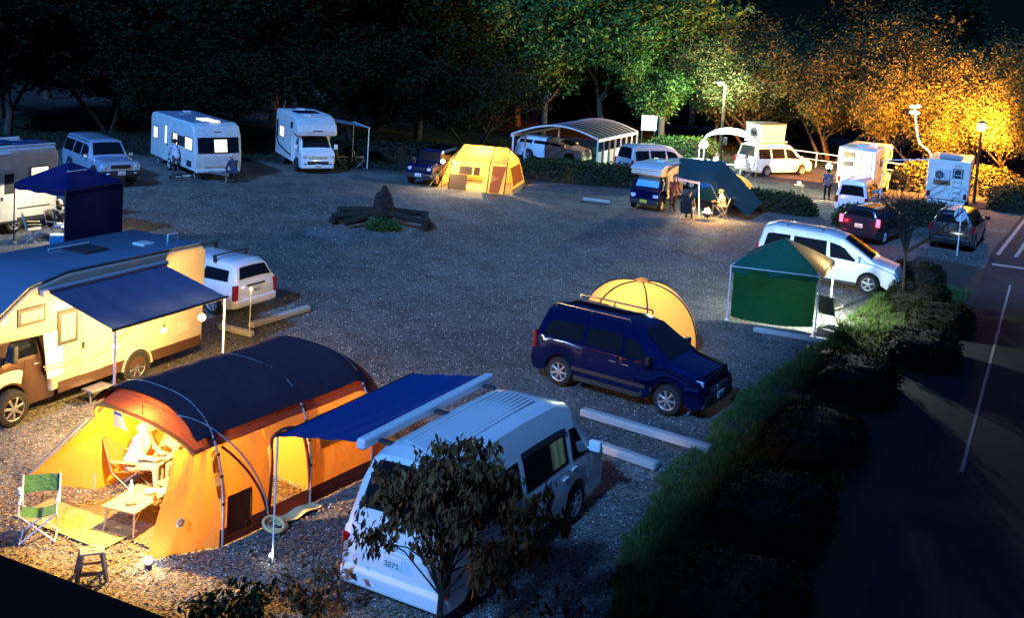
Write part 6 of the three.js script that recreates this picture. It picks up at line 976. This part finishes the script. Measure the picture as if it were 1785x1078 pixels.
person('person in dark clothes sitting beside the small fire, back to the lot', [8.0, 0, -47.8], 1.2, { j: sitJ(0.1, 0.35, 0.7), top: K, legs: K, hair: [0.12, 0.05, 0.02] });
person('person sitting on the far side of the small fire under the teal tarp', [9.9, 0, -49.2], 2.6, { j: sitJ(0.1, 0.35, 0.7), top: [0.06, 0.04, 0.03], legs: K });
person('person standing by the warm lamp left of the cream pick-up camper', [16.6, 0, -56.2], 1.3, { j: standJ(0.05, 0.2), top: [0.2, 0.14, 0.14], legs: K });
person('person in white sitting left of the bright lamp table', [12.0, 0, -63.6], 0.2, { j: sitJ(0.1, 0.3, 0.7), top: W, legs: Tn });
person('person in white sitting right of the bright lamp table', [14.0, 0, -63.4], Math.PI, { j: sitJ(0.1, 0.3, 0.7), top: W, legs: Tn });
{ const t = thing('picnic_table', 'white picnic table with dishes between two people near the bright lamp', 'table', [13.0, 0, -63.6], 0.1); part('top', rbox(1.2, 0.04, 0.6, 0, 0.7, 0, 0.015), MT.white, t); for (const sx of [-1, 1]) for (const sz of [-1, 1]) part('leg', bar([sx * 0.52, 0.7, sz * 0.24], [sx * 0.55, 0, sz * 0.27], 0.018), MT.whitepole, t); }
for (const [x, z, l] of [[12.0, -63.65, 'white camp chair left of the picnic table'], [14.0, -63.45, 'white camp chair right of the picnic table']]) campChair(l, x, z, x < 13 ? 0.2 : Math.PI, std([0.7, 0.7, 0.68], 0.9));

// ---------------------------------------------------------------- lamps
const sph = (r) => new THREE.SphereGeometry(r, 16, 12);
function hungBulb(label, x, y, z, c, cd, r = 0.06, k = 9, cord = 0.15) {
  const t = thing('hanging_bulb', label, 'lamp', [x, y, z]); part('bulb', sph(r), glow(c, k), t); part('socket', tr(new THREE.CylinderGeometry(0.025, 0.03, 0.06, 10), 0, r + 0.02, 0), MT.plastic, t); part('cord', bar([0, r + 0.04, 0], [0, r + cord, 0], 0.006, 0.006, 5), MT.plastic, t); lampAt(0, 0, 0, c, cd, r / 0.02, t); return t;
}
const warm = [1, 0.6, 0.19], warmW = [1, 0.56, 0.14], cool = [0.86, 1.0, 0.92];
const mhTurn = yaw(-0.44, 0.9), mh = (x, z) => { const c = Math.cos(mhTurn), s = Math.sin(mhTurn); return [-9.45 + x * c + z * s, -22.5 - x * s + z * c]; };
{ const a = mh(1.2, -3.02), b = mh(-0.35, -2.75), c = mh(-1.35, -2.85);
  hungBulb('bright bulb on the front pole of the motorhome awning', a[0], 1.82, a[1], warm, 48, 0.06, 9, 0.3); hungBulb('bare bulb in the middle under the motorhome awning', b[0], 1.72, b[1], warm, 44, 0.06, 9, 0.42); hungBulb('lantern near the rear pole of the motorhome awning', c[0], 1.78, c[1], warm, 34, 0.08, 8, 0.36); }
{ const q = tl(-0.56, 0, 0.3); hungBulb('bright lantern hanging in the mouth of the orange tent', q[0], 1.76, q[2], warmW, 125, 0.07, 10, 0.32); const r = tl(2.95, 0, 0.0); hungBulb('lantern hanging in the rear room of the orange tent', r[0], 1.5, r[2], warm, 45, 0.06, 8, 0.3); }
{ const q = tl(-1.1, 0, 1.2); const t = thing('ground_lantern', 'small white lantern on the ground at the tent front corner', 'lamp', [q[0], 0, q[2]]); part('base', tr(new THREE.CylinderGeometry(0.05, 0.06, 0.05, 14), 0, 0.03, 0), MT.plastic, t); part('globe', tr(sph(0.06), 0, 0.11, 0), glow([0.9, 0.95, 1], 8), t); lampAt(0, 0.12, 0, [0.9, 0.95, 1], 1.2, 3, t); }
{ const t = thing('solar_light', 'tiny white light at the foot of the van awning pole', 'lamp', [-3.25, 0, -15.78]); part('stake', bar([0, 0, 0], [0, 0.12, 0], 0.012), MT.plastic, t); part('cap', tr(sph(0.035), 0, 0.14, 0), glow([0.9, 0.95, 1], 5), t); lampAt(0, 0.15, 0, [0.9, 0.95, 1], 0.25, 1.5, t); }
{ const t = thing('lantern_stand', 'thin lantern stand with a tiny bulb behind the estate car', 'lamp', [-6.35, 0, -27.0]); part('pole', bar([0, 0, 0], [0, 1.2, 0], 0.012), MT.whitepole, t); part('bulb', tr(sph(0.05), 0, 1.24, 0), glow(warm, 3), t); lampAt(0, 1.24, 0, warm, 1.2, 2, t); }
hungBulb('lantern glowing inside the yellow ridge tent', -1.3, 1.3, -53.9, [1, 0.7, 0.25], 70, 0.08, 8, 0.72);
{ const t = thing('tent_side_lantern', 'bright lantern on a stand at the left end of the glowing tent', 'lamp', [-3.25, 0, -52.4]); part('stand', bar([0, 0, 0], [0, 1.25, 0], 0.015), MT.plastic, t); part('globe', tr(sph(0.11), 0, 1.35, 0), glow([1, 0.85, 0.55], 12), t); lampAt(0, 1.35, 0, [1, 0.8, 0.45], 22, 5, t); }
hungBulb('lamp glowing inside the yellow dome tent', 3.75, 1.0, -28.75, [1, 0.72, 0.34], 14, 0.06, 8, 0.6);
hungBulb('white lamp under the green canopy', 9.55, 1.4, -32.3, cool, 90, 0.06, 12, 0.5);
hungBulb('white lamp under the navy canopy', -15.1, 1.75, -36.7, [1, 0.86, 0.6], 30, 0.06, 10, 0.85);
hungBulb('lamp glowing inside the small blue tent', 11.2, 0.8, -54.5, [1, 0.7, 0.2], 10, 0.06, 6, 0.5);
{ const t = thing('fire_pit', 'small glowing fire bowl under the teal tarp', 'fire pit', [9.0, 0, -48.3]); part('bowl', [new THREE.LatheGeometry([[0.08, 0.12], [0.22, 0.22], [0.25, 0.34], [0.23, 0.34], [0.2, 0.24], [0, 0.16]].map((p) => new THREE.Vector2(...p)), 18), bar([0.1, 0, 0.1], [0.1, 0.18, 0.1], 0.012), bar([-0.14, 0, 0.02], [-0.1, 0.18, 0.02], 0.012), bar([0.04, 0, -0.14], [0.04, 0.18, -0.1], 0.012)], MT.steel, t); const fl = []; const R = rng(8); for (let i = 0; i < 9; i++) fl.push(tr(new THREE.ConeGeometry(0.05 + 0.03 * R(), 0.2 + 0.14 * R(), 7), (R() - 0.5) * 0.2, 0.36 + 0.08 * R(), (R() - 0.5) * 0.2, (R() - 0.5) * 0.4, 0, (R() - 0.5) * 0.4)); part('flame', fl, glow([1, 0.45, 0.08], 7), t); lampAt(0, 0.6, 0, [1, 0.5, 0.14], 24, 6, t); }
{ const t = thing('table_lantern', 'warm lantern on a stand under the teal tarp', 'lamp', [9.7, 0, -48.9]); part('stand', bar([0, 0, 0], [0, 0.95, 0], 0.014), MT.plastic, t); part('globe', tr(sph(0.09), 0, 1.03, 0), glow(warm, 9), t); lampAt(0, 1.03, 0, warm, 26, 4, t); }
{ const t = thing('flood_lamp', 'dazzling white work lamp on a tripod beside the white shelter', 'lamp', [11.25, 0, -63.2], 0); part('tripod', [bar([0.4, 0, 0.2], [0, 1.1, 0], 0.015), bar([-0.4, 0, 0.2], [0, 1.1, 0], 0.015), bar([0, 0, -0.45], [0, 1.1, 0], 0.015), bar([0, 1.0, 0], [0, 1.75, 0], 0.018)], MT.steel, t); part('lamp_head', tr(sph(0.22), 0, 1.85, 0), glow([0.92, 1, 0.97], 40), t); lampAt(0, 1.85, 0, [0.88, 1, 0.92], 110, 8, t); }
{ const t = thing('street_lamp', 'white street lamp on a tall dark pole among the green trees', 'street lamp', [13.2, 0, -68.2], 0); part('pole', bar([0, 0, 0], [0, 5.2, 0], 0.12, 0.08, 10), MT.darkbark, t); part('control_box', rbox(0.25, 0.5, 0.2, 0.25, 1.6, 0, 0.03), MT.plastic, t); part('arm', bar([0, 5.1, 0], [-0.35, 5.25, 0.3], 0.04), MT.steel, t); const h = part('lamp_head', rbox(0.5, 0.12, 0.24, -0.4, 5.3, 0.32, 0.05, 0.7), MT.whitepole, t); part('lens', tr(sph(0.13).scale(1.2, 0.7, 1), -0.4, 5.2, 0.32), glow([0.9, 1, 0.9], 14), h); lampAt(-0.4, 4.98, 0.32, [0.72, 1, 0.62], 480, 10, t); }
{ const t = thing('street_lamp', 'orange glowing street lamp at the right among bare branches', 'street lamp', [25.3, 0, -58.6], 0); part('pole', bar([0, 0, 0], [0, 4.0, 0], 0.09, 0.07, 10), MT.darkbark, t); part('globe', tr(sph(0.24).scale(1, 0.95, 1), 0, 4.2, 0), glow([1, 0.5, 0.06], 26), t); part('cap', tr(new THREE.ConeGeometry(0.32, 0.16, 18), 0, 4.5, 0), MT.steel, t); lampAt(0, 4.2, 0, [1, 0.42, 0.05], 130, 10, t); const sp = new THREE.SpotLight(lin(1, 0.33, 0.03), 7000, 0, 1.42, 0.6, 2); sp.position.set(0, 4.2, -0.05); sp.target.position.set(-0.6, 2.8, -8); sp.castShadow = true; sp.shadow.radius = 8; t.add(sp, sp.target); }
{ const t = thing('cluster_lamp', 'bent pole with a cluster of four small white lamps', 'street lamp', [22.6, 0, -61.0], 0); part('pole', tube([[0.9, 0, 0.5], [0.85, 2.4, 0.4], [0.3, 2.9, 0.2], [0.1, 3.6, 0.05], [-0.1, 4.8, 0]], 0.045, 30, 7), MT.whitepole, t); for (const [dx, dy] of [[-0.3, 4.95], [0.02, 4.98], [-0.28, 4.62], [0.0, 4.6]]) part('lamp_head', tr(sph(0.13).scale(1.2, 0.7, 1), dx, dy, 0.08), glow([1, 1, 1], 5), t); lampAt(-0.15, 4.8, 0.4, [1, 0.95, 0.9], 14, 6, t); }
{ const t = thing('camp_lantern', 'glaring warm lantern on a stand left of the cream pick-up camper', 'lamp', [17.0, 0, -57.6], 0); part('stand', [bar([0, 0, 0], [0, 1.5, 0], 0.018), bar([-0.3, 0, 0], [0, 0.4, 0], 0.012), bar([0.3, 0, 0.1], [0, 0.4, 0], 0.012)], MT.steel, t); part('globe', tr(sph(0.17), 0, 1.65, 0), glow([1, 0.84, 0.5], 22), t); lampAt(0, 1.65, 0, [1, 0.76, 0.4], 62, 8, t); }
{ const t = thing('camp_lantern', 'second small warm lantern on a low table left of the glaring one', 'lamp', [15.7, 0, -58.4], 0); part('table', [rbox(0.5, 0.03, 0.4, 0, 0.45, 0, 0.01), bar([0.2, 0, 0.15], [0.2, 0.45, 0.15], 0.012), bar([-0.2, 0, 0.15], [-0.2, 0.45, 0.15], 0.012), bar([0.2, 0, -0.15], [0.2, 0.45, -0.15], 0.012), bar([-0.2, 0, -0.15], [-0.2, 0.45, -0.15], 0.012)], MT.bamboo, t); part('globe', tr(sph(0.1), 0, 0.56, 0), glow([1, 0.8, 0.45], 8), t); lampAt(0, 0.6, 0, [1, 0.76, 0.4], 8, 5, t); }

renderer.render(scene, camera);
